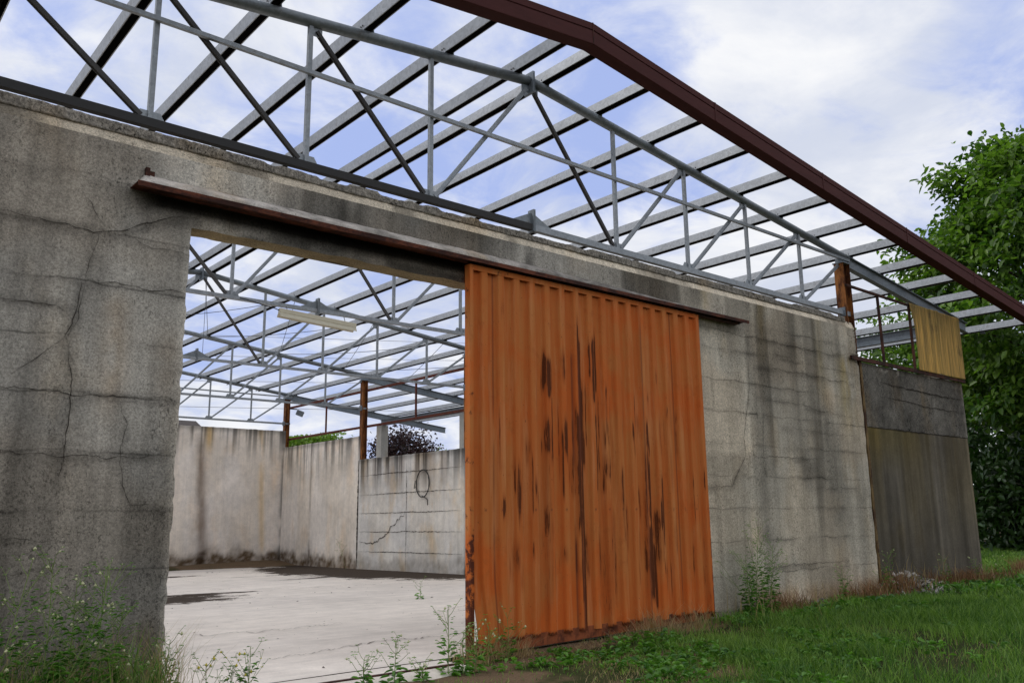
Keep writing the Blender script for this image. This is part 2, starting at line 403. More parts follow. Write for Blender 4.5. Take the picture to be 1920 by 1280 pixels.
# ------------------------------------------------------------------ ground and yard floor
def ground_z(x, y):
    z = -1.585+.0115*np.clip(x-6, 0, 15)+.05*(fbm(x*.5, y*.5, 5, 3)-.5)*2+.02*(fbm(x*2.3, y*2.3, 6, 3)-.5)*2
    z = z+.20*np.exp(-((x-16.7)/.9)**2-((y-8.2)/.45)**2)      # earth banked against the wall by the post
    far = np.hypot(x-10, y-15)
    return z-.25*ss(far, 40, 120)
def in_yard(x, y): return ((x > -2.0) & (x < 16.1) & (y > 8.4) & (y < 33.3)) | ((x > 2.6) & (x < 5.85) & (y > 7.72) & (y < 8.6))
def gl(lo, hi, d, far): 
    a = np.arange(lo, hi+1e-6, d); e = np.cumsum(np.geomspace(d*1.5, far/3, 16)); return np.concatenate([lo-e[::-1], a, hi+e])
gx = gl(-4, 40, .18, 1500); gy = gl(-1, 20, .18, 1500)
X, Y = np.meshgrid(gx, gy, indexing='ij'); Z = ground_z(X, Y); Z = np.where(in_yard(X, Y), -2.05, Z)
soil = np.maximum(ss(Y, 6.9, 8.2)*ss(X, 10.2, 12.0), ss(Y, 7.35, 7.95)*.75)
soil = np.maximum(soil, (.35+.5*ss(fbm(X*.9, Y*.9, 31), .4, .65))*ss(X-(Y-5), 9.5, 5.5))
soil = np.maximum(soil, ss(X, 22, 25)*.6)
soil = soil*(1-ss(Y, 8.6, 12)*.4)
make('lawn', np.stack([X, Y, Z], -1).reshape(-1, 3), grid_faces(len(gx), len(gy)), M['ground'], smooth=True, attrs={'stain': np.repeat(soil.ravel()[:, None], 3, 1)})['kind'] = 'structure'

fx = np.concatenate([np.arange(-1, 16.05, .12)]); fy = np.arange(8.3, 33.3, .12)
X, Y = np.meshgrid(fx, fy, indexing='ij')
Z = -1.545-.155*ss(Y, 9, 33)*1.0+.012*(fbm(X*.7, Y*.7, 9)-.5)
def puddle(x0, y0, a, b, ang=0.0):
    c, s = math.cos(ang), math.sin(ang); u = (X-x0)*c+(Y-y0)*s; v = -(X-x0)*s+(Y-y0)*c
    return np.exp(-((u/a)**2+(v/b)**2))
wet = .75*ss(X, 14.6, 15.8)*ss(Y, 18, 21)+.85*ss(Y, 30.8, 32.7)
wet = wet+1.15*puddle(15.4, 23.0, 2.5, 5.5, .14)+1.0*puddle(14.5, 27.8, 1.4, 3.0)
wet = wet+.80*puddle(6.7, 19.0, 1.7, 1.6, -.05)+.5*puddle(8.2, 20.0, 1.6, .25, -.2)+.85*puddle(8.6, 28.0, 2.2, .7)+.45*puddle(10.3, 12.6, 3.4, .20, .25)+.26*puddle(7, 13.8, 3, .14, .3)+.5*puddle(12, 23.5, 1.2, .16, .1)+.45*puddle(10.8, 26, 1.4, .14, -.1)
wet = wet*(.55+.95*fbm(X*1.3, Y*.7, 33, 5))
make('yard_floor', np.stack([X, Y, Z], -1).reshape(-1, 3), grid_faces(len(fx), len(fy)), M['floor'], smooth=True, attrs={'stain': np.clip(wet, 0, 1).ravel()})['kind'] = 'structure'
# apron of the same slab in front of the doorway
ax = np.arange(2.5, 6.0, .08); ay = np.arange(7.62, 8.31, .08)
X, Y = np.meshgrid(ax, ay, indexing='ij'); Z = -1.545+.006*(fbm(X, Y, 3)-.5)-.06*ss(Y, 7.72, 7.6)
Y = Y+np.where(Y < 7.65, .10*(fbm(X*2.2, Y*0, 8)-.5)+.0, 0)
wet = .35*np.exp(-((Y-7.9)/.05)**2)+.25*(fbm(X*3, Y*3, 12) > .6)*ss(Y, 7.8, 7.6)
make('door_apron', np.stack([X, Y, Z], -1).reshape(-1, 3), grid_faces(len(ax), len(ay)), M['floor'], smooth=True, attrs={'stain': wet.ravel()})['kind'] = 'structure'

# ------------------------------------------------------------------ front wall
WY = 8.30; WT = 0.28; OX0, OX1, OZ = 2.90, 6.95, 2.885; XE = 16.06; ZB = 3.575
def lines(a, b, d, *must):
    s = sorted({round(v, 4) for v in must}|{a, b}); o = []
    for p, q in zip(s[:-1], s[1:]):
        n = max(1, int(round((q-p)/d))); o += [p+(q-p)*i/n for i in range(n)]
    return np.array(o+[b])
CR = [([(1.23, 2.67), (1.48, 2.67), (1.79, 2.65), (1.99, 2.63), (2.21, 2.66), (2.4, 2.78), (2.58, 2.88), (2.81, 2.95), (2.91, 2.96)], .013),
      ([(1.9, 2.98), (2.0, 2.82), (2.08, 2.71)], .008), ([(1.94, 2.16), (2.22, 2.18), (2.56, 2.17), (2.86, 2.18)], .012),
      ([(1.94, 2.16), (1.92, 1.99), (1.91, 1.86), (1.89, 1.76), (1.83, 1.61)], .014), ([(1.97, 2.14), (1.955, 1.95), (1.93, 1.8), (1.86, 1.64)], .009),
      ([(1.83, 1.61), (1.67, 1.45), (1.52, 1.31), (1.41, 1.22)], .008), ([(1.83, 1.61), (1.88, 1.47), (1.92, 1.3), (1.92, 1.09), (1.92, .88), (1.91, .64), (1.88, .3)], .013),
      ([(1.3, 1.91), (1.55, 1.92), (1.76, 1.93), (1.85, 1.89)], .011), ([(1.2, 1.16), (1.62, 1.14), (1.91, 1.14), (2.32, 1.14), (2.85, 1.14)], .010),
      ([(1.1, .61), (1.83, .59), (2.27, .57), (2.78, .63)], .010), ([(2.33, 1.12), (2.41, .86), (2.37, .56), (2.42, .33), (2.48, .16), (2.77, .12)], .009),
      ([(1.49, -.12), (1.81, -.15), (2.15, -.14)], .007), ([(2.25, 2.66), (2.6, 2.6), (2.9, 2.58)], .007), ([(2.05, 2.68), (2.0, 2.4), (1.96, 2.16)], .007),
      ([(10.96, 2.97), (11.5, 2.97), (12.09, 2.95), (12.32, 2.96), (13.11, 2.97), (13.96, 2.96), (15.07, 2.95), (15.68, 3.05)], .013),
      ([(12.32, 2.96), (12.3, 2.6), (12.28, 2.14), (12.2, 1.77), (12.09, 1.5), (12.03, 1.23), (12.04, .93), (11.84, .71), (11.63, .45), (10.98, .42)], .013),
      ([(12.32, 2.48), (12.89, 2.47), (13.89, 2.48), (14.99, 2.46), (15.98, 2.45)], .012), ([(12.04, .93), (12.85, .94), (14.37, .95)], .011),
      ([(12.47, -.83), (13.41, -.84), (14.99, -.83)], .010), ([(12.4, 1.95), (13.3, 1.93), (14.51, 1.84), (15.9, 1.8)], .008), ([(13.2, 1.46), (14.2, 1.45), (15.9, 1.44)], .007),
      ([(14.0, .44), (15.2, .46), (15.9, .45)], .007), ([(13.1, 2.75), (13.6, 2.73)], .008), ([(12.6, 1.62), (12.58, 1.1), (12.6, .7)], .012)]
def crack_halo(x, z):
    h_ = np.zeros_like(x)
    for i, (P, wd) in enumerate(CR):
        for (a, b) in zip(P[:-1], P[1:]):
            dx, dz = b[0]-a[0], b[1]-a[1]; q = np.clip(((x-a[0])*dx+(z-a[1])*dz)/(dx*dx+dz*dz), 0, 1)
            d = np.hypot(x-a[0]-q*dx, (z-a[1]-q*dz)+.025); h_ = np.maximum(h_, np.exp(-(d/.055)**2)*min(1, wd/.011))
    return h_*ss(fbm(x*1.9, z*1.9, 51, 4), .33, .62)
def front_stain(x, z):
    """stains, washes and weathering of the front wall, as a colour multiplier"""
    t = 1.26-.04*ss(x, 3, 6)-.10*ss(x, 6, 11)+.06*ss(x, 10.8, 11.0)
    t = t*(1-.48*ss(z, 1.9, -.6)*ss(x, 7, 3))
    t = t*(1+.35*np.exp(-((x-2.885)/.035)**2)*ss(z, 2.9, 2.6))
    st = fbm(x*3.2, z*.22, 41, 4); t = t*(1+(1.15-.35*ss(x, 9, 12))*(st-.5))
    cz_ = (z-.105+.05*(fbm(x*1.3, x*0, 52)-.5))/.512; fr = cz_-np.floor(cz_); gate = ss(fbm(x*1.1, np.floor(cz_)*3.7, 53, 3), .35, .65)
    t = t*(1-.24*np.exp(-(1-fr)/.16)*gate)*(1+.16*(vn(np.floor(x/1.35+np.floor(cz_)*.37)*7.3, np.floor(cz_)*5.1, 54)-.5)*ss(x, 7, 4))
    pt = fbm(x*.8, z*.8, 42, 4); t = t*(1+.75*(pt-.5))
    # grey weather streaks over the lintel and down the right half
    s2 = ss(fbm(x*1.25, z*.12, 44, 3), .46, .60); t = t*(1-(.58-.42*ss(x, 10, 12))*s2*ss(z, 2.2, 3.1)*ss(x, 2.2, 3.2))
    s3 = ss(fbm(x*2.1, z*.15, 45, 3), .50, .64); t = t*(1-.42*s3*ss(x, 12, 12.6)*ss(z, -1, .4))
    # smooth pale repair beside the door
    rep = ss(x, 10.8, 10.85)*ss(x, 12.28, 12.2)*ss(z, .9, 1.0)*ss(z, 2.97, 2.93)
    t = t*(1+.34*rep)
    # soot below the canopy
    soot = ss(z, 2.86+.13*fbm(x*1.6, z*0, 46), 3.05)*ss(z, 3.18, 3.15)*ss(x, 2.2, 2.6)*ss(x, 8.0, 7.2)
    t = t*(1-.95*soot)
    soot2 = ss(x, 2.0, 2.5)*ss(x, 3.1, 2.8)*ss(z, 2.55, 3.0)*ss(z, 3.2, 3.1); t = t*(1-.45*soot2)
    low = ss(z, 3.02, 2.93)*ss(z, 2.6, 2.9)*ss(x, 2.95, 3.1)*ss(x, 8, 7.2); t = t*(1-.62*low*ss(fbm(x*2.2, z*3, 47), .38, .58))
    t = t*(1-.40*np.exp(-((x-13.95)/.28)**2-((z-.75)/.24)**2))
    for cx, cz, a, b, k in [(12.6, -.5, .25, .5, .25), (13.4, 2.7, .5, .5, .25), (12.9, 1.3, .05, .9, .35), (14.9, .2, .35, .6, .2), (3.8, 3.0, .12, .5, .3), (2.35, 3.4, .25, .3, .35), (4.6, 3.35, .12, .3, .55), (7.4, 3.3, .10, .25, .6), (9.2, 3.4, .3, .3, .3), (1.9, .3, .3, 1.2, .2), (2.6, .9, .1, 1.0, .18)]:
        t = t*(1-k*np.exp(-((x-cx)/a)**2-((z-cz)/b)**2))
    t = t*(1-.42*crack_halo(x, z))
    c = np.stack([t, t, t], -1)
    # ochre washes below the broken gutter at the post, rust by the jamb foot
    oc = np.clip(np.exp(-((x-15.55)/.28)**2)*ss(z, 1.2, 2.3)*ss(z, 3.1, 2.8)*1.0+.6*np.exp(-((x-14.6)/.13)**2)*ss(z, 1.7, 2.5)+.5*np.exp(-((x-12.75)/.16)**2)*ss(z, 2.2, 2.8)+.5*np.exp(-((x-11.2)/.1)**2)*ss(z, 3.1, 3.3), 0, 1)*ss(fbm(x*5, z*1.2, 48), .25, .6)
    c = c*(1-oc[..., None]*np.array([.10, .22, .55]))
    ru = np.clip(np.exp(-((x-2.62)/.22)**2)*ss(z, -.6, -1.3)*.9+np.exp(-((x-2.25)/.12)**2)*ss(z, .6, 1.4)*ss(z, 2.2, 1.9)*.5+np.exp(-((x-2.75)/.12)**2)*ss(z, .9, 1.4)*ss(z, 2.0, 1.6)*.3+ss(x, 11, 12)*ss(z, -1.05, -1.4)*.7, 0, 1)*ss(fbm(x*5, z*2, 49), .2, .6)
    c = c*(1-ru[..., None]*np.array([.22, .42, .62]))
    warm = ss(fbm(x*.7, z*.7, 50), .42, .62)[..., None]
    return c*(1-warm*np.array([-.03, .02, .07]))*(1-ss(x, 8, 11)[..., None]*np.array([-.01, .03, .10]))
xs = lines(-3.0, XE, .05, OX0, OX1); zs = lines(-1.75, ZB, .05, OZ)
X, Z = np.meshgrid(xs, zs, indexing='ij')
eps = 1e-4
keep = ~((X > OX0-eps) & (X < OX1-eps) & (Z < OZ-eps))
edge_j = np.exp(-((X-OX0)/.03)**2)*(Z < OZ+.02)+np.exp(-((Z-OZ)/.03)**2)*(X > OX0-.02)*(X < OX1)
Yf = WY+.010*(fbm(X*1.5, Z*1.5, 20)-.5)+.012*(fbm(X*9, Z*9, 21)-.5)*1.0+edge_j*.022*fbm(X*7, Z*7, 22)
Xf = X-np.where((np.abs(X-OX0) < eps) & (Z < OZ), .030*np.maximum(fbm(Z*9, Z*0+3, 23, 5)-.45, 0)*2+.012*fbm(Z*.9, Z*0+1, 19), 0)
Xf = Xf-np.where(X > XE-eps, .33*ss(Z, 2.86, 2.98)+.05*(fbm(Z*5, Z*0, 24)-.3), 0)
Zf = Z+np.where((np.abs(Z-OZ) < eps) & (X > OX0-eps) & (X < OX1+eps), .05*(fbm(X*3, X*0+1, 25, 4)-.5), 0)
V = np.stack([Xf, Yf, Zf], -1).reshape(-1, 3); Fc = grid_faces(len(xs), len(zs), keep)
C = front_stain(X, Z).reshape(-1, 3)
Vl = [V]; Fl = [Fc]; Cl = [C]; cnt = len(V)
def sheet(P, Cc):                       # P: (n,m,3) grid joined to the wall mesh
    global cnt
    n, m = P.shape[:2]; Vl.append(P.reshape(-1, 3)); Fl.append(grid_faces(n, m)+cnt); Cl.append(np.broadcast_to(Cc, P.shape).reshape(-1, 3)); cnt += n*m
# chamfer above the face, toned paler than the wall
tt = np.linspace(0, 1, 4); A = np.stack([Xf[:, -1], Yf[:, -1], Zf[:, -1]], -1)
xa = xs[:, None]+0*tt; lip = .012*(fbm(xs*6, xs*0, 26)-.5)
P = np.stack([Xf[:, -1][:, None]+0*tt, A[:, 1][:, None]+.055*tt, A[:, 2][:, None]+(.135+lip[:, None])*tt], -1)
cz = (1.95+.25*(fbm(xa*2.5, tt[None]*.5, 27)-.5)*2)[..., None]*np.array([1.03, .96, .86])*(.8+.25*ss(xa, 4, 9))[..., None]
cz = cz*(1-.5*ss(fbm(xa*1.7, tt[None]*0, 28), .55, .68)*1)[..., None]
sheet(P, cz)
# inner faces: jambs, soffit, back, right end
yy = np.linspace(0, 1, 5); zj = zs[zs <= OZ+eps]; ij = np.argmin(abs(xs-OX0)); ij1 = np.argmin(abs(xs-OX1)); kz = np.argmin(abs(zs-OZ))
P = np.stack([Xf[ij, :kz+1][:, None]+0*yy, Yf[ij, :kz+1][:, None]*(1-yy)+(WY+WT)*yy, Zf[ij, :kz+1][:, None]+0*yy], -1); sheet(P, np.array([.9, .87, .8]))
P = np.stack([Xf[ij1, :kz+1][:, None]+0*yy, Yf[ij1, :kz+1][:, None]*(1-yy)+(WY+WT)*yy, Zf[ij1, :kz+1][:, None]+0*yy], -1)[::-1]; sheet(P, np.array([.9, .87, .8]))
P = np.stack([Xf[ij:ij1+1, kz][:, None]+0*yy, Yf[ij:ij1+1, kz][:, None]*(1-yy)+(WY+WT)*yy, Zf[ij:ij1+1, kz][:, None]+0*yy], -1)
cs = (.50+.5*(fbm(P[..., 0]*2.5, P[..., 1]*5, 29)))[..., None]*np.array([1.05, .9, .62]); sheet(P[::-1], cs[::-1])
for x0, x1, z0 in ((-3, OX0, -1.75), (OX1, XE-.33, -1.75), (OX0, OX1, OZ)):
    g = np.stack(np.meshgrid(np.linspace(x1, x0, 9), np.linspace(z0, ZB+.135, 9), indexing='ij'), -1)
    sheet(np.stack([g[..., 0], g[..., 0]*0+WY+WT, g[..., 1]], -1), np.array([.95, .93, .9]))
P = np.stack([Xf[-1][:, None]+0*yy, Yf[-1][:, None]*(1-yy)+(WY+WT)*yy, Zf[-1][:, None]+0*yy], -1); sheet(P, np.array([.7, .65, .55]))
fw = thing('concrete_wall', 'long weathered concrete front wall with cracks and a doorway', 'wall', (6.5, WY, -1.55))
make('wall_panel', np.concatenate(Vl), np.concatenate(Fl), M['front'], fw, attrs={'stain': np.concatenate(Cl)})
# crumbling top course
def rough_bar(x0, x1, y0, y1, z0, z1, d, amp, seed):
    """a bar along X with a broken, stony surface: a fine ring of section points swept along x"""
    n = int((x1-x0)/d); xs_ = np.linspace(x0, x1, n)
    k1 = [(y0, z0+(z1-z0)*q) for q in np.linspace(0, 1, 6)]; k2 = [(y0+(y1-y0)*q, z1) for q in np.linspace(.10, 1, 6)]
    a = k1+k2+[(y1, z0)]; m = len(a); V = []
    P, Q = np.meshgrid(xs_, np.arange(m)*.02, indexing='ij')
    r1 = (fbm(P*38, Q*45, seed, 3)-.5)*2; r2 = (fbm(P*13, Q*14, seed+1, 3)-.5)*2; r3 = (fbm(P*2.6, Q*2, seed+2, 3)-.5)*2
    gap = ss(fbm(P*1.3, Q*0, seed+4, 4), .56, .66)          # stretches where the top has broken away
    for j, (yy_, zz_) in enumerate(a):
        tp = (zz_-z0)/(z1-z0); r = r1[:, j]*.55+r2[:, j]*.7
        V.append(np.stack([xs_+r2[:, j]*.006, yy_+r*amp+.01*r3[:, j], zz_+tp*(r*amp*1.1+r3[:, j]*amp*.8-gap[:, j]*.035)], -1))
    V = np.stack(V, 1).reshape(-1, 3)
    i = np.repeat(np.arange(n-1), m); j = np.tile(np.arange(m), n-1)
    F_q = np.stack([i*m+j, (i+1)*m+j, (i+1)*m+(j+1) % m, i*m+(j+1) % m], 1)[:, ::-1]
    return V, F_q
V, Fq = rough_bar(-3, XE-.33, WY+.025, WY+WT, ZB+.105, ZB+.215, .011, .016, 60)
sh = (.30+1.1*fbm(V[:, 0]*40, V[:, 2]*40, 61, 2)); make('coping', V, Fq, M['rough'], fw, attrs={'stain': np.stack([sh, sh*.97, sh*.92], -1)})

def ribbon(mb, pts, wd, seed, plane='y', at=WY, out=-.012, jit=.018):
    """a crack: a thin wandering dark ribbon on a wall face. plane 'y': pts (x,z); plane 'x': pts (y,z)"""
    rng = random.Random(seed); P = []
    for (a, b) in zip(pts[:-1], pts[1:]):
        n = max(2, int(math.dist(a, b)/.045))
        for i in range(n):
            P.append((a[0]+(b[0]-a[0])*i/n, a[1]+(b[1]-a[1])*i/n))
    P.append(pts[-1]); Q = []; o = 0
    for p in P:
        o = o*.75+rng.uniform(-1, 1)*jit; Q.append((p[0]+o*.7, p[1]+o))
    L_ = len(Q); V = []
    for i, q in enumerate(Q):
        a = Q[max(i-1, 0)]; c = Q[min(i+1, L_-1)]; dx, dz = c[0]-a[0], c[1]-a[1]; ln = math.hypot(dx, dz) or 1
        h = wd*(.35+rng.random()*.9)*min(1, .25+3*min(i, L_-1-i)/L_)/2
        for s in (-1, 1):
            u, v = q[0]-s*dz/ln*h, q[1]+s*dx/ln*h
            V.append((u, at+out, v) if plane == 'y' else (at+out, u, v) if plane == 'x' else (u, v, -1.545-.155*float(ss(np.array(v), 9, 33))+.010))
    mb.add(V, [(2*i, 2*i+1, 2*i+3, 2*i+2) for i in range(L_-1)])
for i, (p, wd) in enumerate(CR):
    mb = MB(); ribbon(mb, p, wd*.62, i); mb.build('crack', M['crack'], fw)

# ------------------------------------------------------------------ canopy rail over the doorway
cn = thing('door_canopy', 'long rusty steel canopy over the doorway with pale mortar along its top', 'canopy', (7.16, 8.28, 3.10))
MB().box(2.28, 12.04, 8.045, 8.053, 3.095, 3.148).box(2.28, 12.04, 8.053, 8.285, 3.132, 3.140).build('steel_angle', M['canopy'], cn)
n = 420; xs_ = np.linspace(2.29, 12.03, n); m_ = 7; V = []
chip = ss(fbm(xs_*1.6, xs_*0, 71), .60, .66)*.06+ss(xs_, 7.5, 12)*.045
for j, q in enumerate(np.linspace(0, 1, m_)):
    yb = 8.056+chip*1.4+(8.287-8.056-chip*1.4)*q**1.3
    zb = 3.148+(.02+.145*q**.9)*(1-.42*ss(xs_, 7, 11.5))+(fbm(xs_*8, xs_*0+j*1.7, 72, 4)-.5)*.026
    V.append(np.stack([xs_, yb+(fbm(xs_*12, xs_*0+j*2.1, 73, 3)-.5)*.02*(j < m_-1), zb], -1))
ta = np.minimum(np.arange(n), n-1-np.arange(n))/5.0; ta = np.clip(ta, 0, 1)
for q in V: q[:, 2] = 3.142+(q[:, 2]-3.142)*ta
V.insert(0, np.stack([xs_, V[0][:, 1]+.002, xs_*0+3.142], -1)); V.append(np.stack([xs_, xs_*0+8.287, xs_*0+3.151], -1)); m_ += 2
V = np.stack(V, 1).reshape(-1, 3); i = np.repeat(np.arange(n-1), m_-1); j = np.tile(np.arange(m_-1), n-1)
t_ = (.25+1.1*fbm(V[:, 0]*7, V[:, 2]*18, 74))*(1-.45*ss(V[:, 0], 6.0, 8.5)); make('mortar', V, np.stack([i*m_+j, (i+1)*m_+j, (i+1)*m_+j+1, i*m_+j+1], 1), M['mortar'], cn, attrs={'stain': np.stack([t_]*3, -1)})
MB().box(2.40, 2.44, 8.24, 8.285, 3.20, 3.37).box(2.44, 2.49, 8.26, 8.285, 3.20, 3.345).build('bracket', M['rustdark'], cn)
MB().box(6.3, 11.9, 8.13, 8.24, 3.085, 3.135).build('door_track', M['rustdark'], cn)

# ------------------------------------------------------------------ sliding door
dr = thing('sliding_door', 'orange corrugated steel sliding door streaked with brown rust', 'door', (8.5, 8.19, -1.5))
DX0, DX1, DZ0, DZ1 = 6.265, 10.79, -1.42, 3.035
pitch = .2655; u = []; x0 = DX0+.045
prof = [(0, 0), (.120, 0), (.148, .052), (.238, .052)]
xx = []; yo = []
kk = 0
while True:
    for a, b in prof:
        xv = x0+kk*pitch+a
        if xv > DX1-.03: break
        xx.append(xv); yo.append(b)
    else:
        kk += 1; continue
    break
xx.append(DX1-.03); yo.append(yo[-1])
xd = []; yd = []
for a, b, c, d in zip(xx[:-1], xx[1:], yo[:-1], yo[1:]):
    for q in np.linspace(0, 1, 11 if abs(c-d) < 1e-6 else 4)[:-1]: xd.append(a+(b-a)*q); yd.append(c+(d-c)*q)
xd.append(xx[-1]); yd.append(yo[-1]); xd = np.array(xd); yd = np.array(yd)
zd = np.linspace(0, 1, 190)
bot = DZ0+.055*(xd-DX0)/4.5*.3+.05*(fbm(np.floor((xd-x0)/.8)*3.7, xd*0, 81)-.5)+.022*(fbm(xd*5, xd*0, 82)-.5)
Z = bot[:, None]+(DZ1-bot[:, None])*zd[None]; X = xd[:, None]+0*Z
dent = .012*(fbm(X*1.3, Z*1.1, 83)-.5)+.02*np.exp(-((X-7.0)/.25)**2-((Z+.4)/.12)**2)*(fbm(X*9, Z*9, 84)-.3)
lap = np.floor((X-DX0-.045)/1.06)*.004
Yd = 8.185-yd[:, None]+dent-lap
shift = .085*ss(Z, -.55, -1.45)*ss(X, DX0+.75, DX0+.05)
Yd = Yd-.03*ss(Z, -.7, -1.4)*ss(X, DX0+.8, DX0)
STK = [(8.14, 2.45, -1.53, .05, .9), (8.4, 2.49, 1.5, .05, .95), (7.83, 2.3, 1.72, .045, .6), (7.56, 2.13, 1.5, .06, .85), (8.08, 1.46, -.21, .05, .75), (7.53, 1.35, .73, .06, .75), (7.03, .78, -.06, .04, .75),
       (6.8, 2.73, 2.52, .03, .85), (6.77, .71, .58, .03, .9), (6.79, .32, .0, .035, .95), (9.15, 1.39, 1.01, .03, .7), (9.46, 1.43, .87, .05, .75), (9.74, 1.5, .96, .035, .6), (9.46, .87, -.1, .06, .85), (9.74, .65, -.25, .06, .85),
       (9.46, -.02, -1.17, .09, .9), (9.77, -.55, -1.05, .05, .75), (9.27, .49, .05, .04, .7), (9.69, 2.21, 1.89, .025, .6), (7.85, 1.37, .75, .05, .7), (8.59, .91, .48, .05, .7), (7.31, .59, .19, .03, .7), (8.19, -.08, -.76, .10, .55),
       (8.44, -.08, -.87, .07, .6), (6.99, -.19, -.65, .06, .55), (7.8, -.28, -.57, .06, .55), (8.9, .78, -.16, .04, .55), (7.2, 1.1, .6, .03, .5), (9.0, .3, -.5, .05, .45), (9.6, .2, -.7, .08, .6), (8.44, 1.6, .3, .05, .7), (8.62, 1.9, 1.0, .03, .5),
       (9.3, 1.5, 1.2, .025, .6), (8.2, 1.9, .6, .05, .75), (10.0, .1, -.6, .04, .45), (7.5, .3, -.3, .05, .5), (8.75, .2, -1.1, .04, .4), (9.25, -.1, -.7, .05, .4), (7.05, -.5, -.9, .05, .3), (9.55, 1.9, 1.5, .02, .4), (9.95, 1.1, .3, .03, .35), (8.0, 1.0, .2, .06, .4)]
rr = random.Random(11); ST2 = []
for (sx, a, b, wd, s) in STK:
    ST2.append((sx, a, b, wd*.8, s))
    for q in range(3):
        l_ = a-b; a2 = a-rr.uniform(-.15, .6)*l_; ST2.append((sx+rr.uniform(-1.6, 1.6)*wd, a2, a2-l_*rr.uniform(.25, .9)-.1, wd*rr.uniform(.18, .42), s*rr.uniform(.6, 1.05)))
for q in range(46):                # thin rust lines along the rib edges
    kx = rr.randint(1, 16); sx = x0+kx*pitch+rr.choice((.01, .118, .15, .236)); a = rr.uniform(-.4, 2.2); ST2.append((sx, a, a-rr.uniform(.2, 1.1), rr.uniform(.006, .014), rr.uniform(.4, .8)))
rust = np.zeros_like(X)
for (sx, a, b, wd, s) in ST2:
    wob = .02*(fbm(Z*1.5, Z*0+sx, 85)-.5)
    ends = ss(Z, b-.10, b+.16)*ss(Z, a+.06, a-.28)
    edge = np.exp(-np.abs((X-sx-wob)/wd)**2.2)
    rust = np.maximum(rust, s*ends*edge*(.65+.6*fbm(X*14, Z*1.6, 86)))
rust = np.maximum(rust, .30*ss(fbm(X*6, Z*.35, 87, 4), .56, .72)*ss(Z, 2.6, 1.6)*ss(X, 7, 7.6))
rust = np.maximum(rust, .75*ss(Z-bot[:, None], .07, .0)*ss(fbm(X*2.5, Z*0, 88), .38, .6))
seam = np.zeros_like(X)
for sx in (6.665, 8.02, 8.10, 9.39, 10.12):
    seam = np.maximum(seam, np.exp(-((X-sx)/.012)**2)*.8*ss(fbm(Z*.8, Z*0+sx, 89), .3, .5))
for zz in (.09,):
    hx = np.abs(((X-x0-.06) % pitch)-0)-.0
    seam = np.maximum(seam, np.exp(-((Z-zz)/.012)**2)*.7*(np.abs(((X-x0) % pitch)-.19) < .018))
make('sheet', np.stack([X+shift, Yd, Z], -1).reshape(-1, 3), grid_faces(len(xd), len(zd)), M['orange'], dr, attrs={'rust': np.stack([np.clip(rust, 0, 1), np.clip(seam, 0, 1), 0*X], -1).reshape(-1, 3)})
# backing face so the sheet has a thickness
make('sheet_back', np.stack([X+shift, Yd+.004, Z], -1).reshape(-1, 3)[:, :], grid_faces(len(xd), len(zd))[:, ::-1], M['orange_frame'], dr)
MB().box(DX0, DX0+.052, 8.128, 8.136, -1.53, 3.085).box(DX0, DX0+.008, 8.136, 8.235, -1.53, 3.085).build('stile', M['orange_frame'], dr, bevel=.002)
MB().box(DX1-.045, DX1, 8.128, 8.136, -1.46, 3.085).box(DX1-.008, DX1, 8.136, 8.235, -1.46, 3.085).build('stile', M['orange_frame'], dr, bevel=.002)
MB().box(DX0+.053, DX1-.046, 8.129, 8.135, 3.015, 3.085).box(DX0+.053, DX1-.046, 8.136, 8.235, 3.077, 3.085).build('rail', M['orange_frame'], dr, bevel=.002)
MB().prism((DX0+.053, 8.20, -1.47), (DX1-.046, 8.20, -1.41), [(-.04, -.075), (.03, -.075), (.03, .075), (-.04, .075)]).build('bottom_rail', M['door_skirt'], dr, bevel=.004)
MB().box(8.0, 8.06, 8.205, 8.235, -1.38, 3.07).box(DX0+.06, DX1-.05, 8.205, 8.232, .04, .10).build('back_brace', M['orange_frame'], dr)
tag(MB().beam((3.1, 7.89, -1.543), (5.85, 7.87, -1.54), .05, .02).build('floor_rail', M['rustdark']), 'rusty flat steel guide rail set in the concrete threshold', 'rail')
for i, P in enumerate([[(6.0, 20.6), (7.4, 20.9), (9.4, 21.3)], [(9.3, 20.4), (10.8, 19.6), (12.8, 19.0)], [(4.5, 9.6), (6, 10.0), (8.2, 9.8)], [(8.8, 12.4), (10.5, 13.2), (13.0, 14.6)], [(7.0, 25), (10, 26), (14, 25.5)], [(4.0, 12.5), (5.5, 12.1), (7.0, 12.2)]]):
    mb = MB(); ribbon(mb, P, .018, 500+i, 'z', 0, 0, .07); c_ = mb.build('crack', M['crack'], bpy.data.objects['yard_floor'])
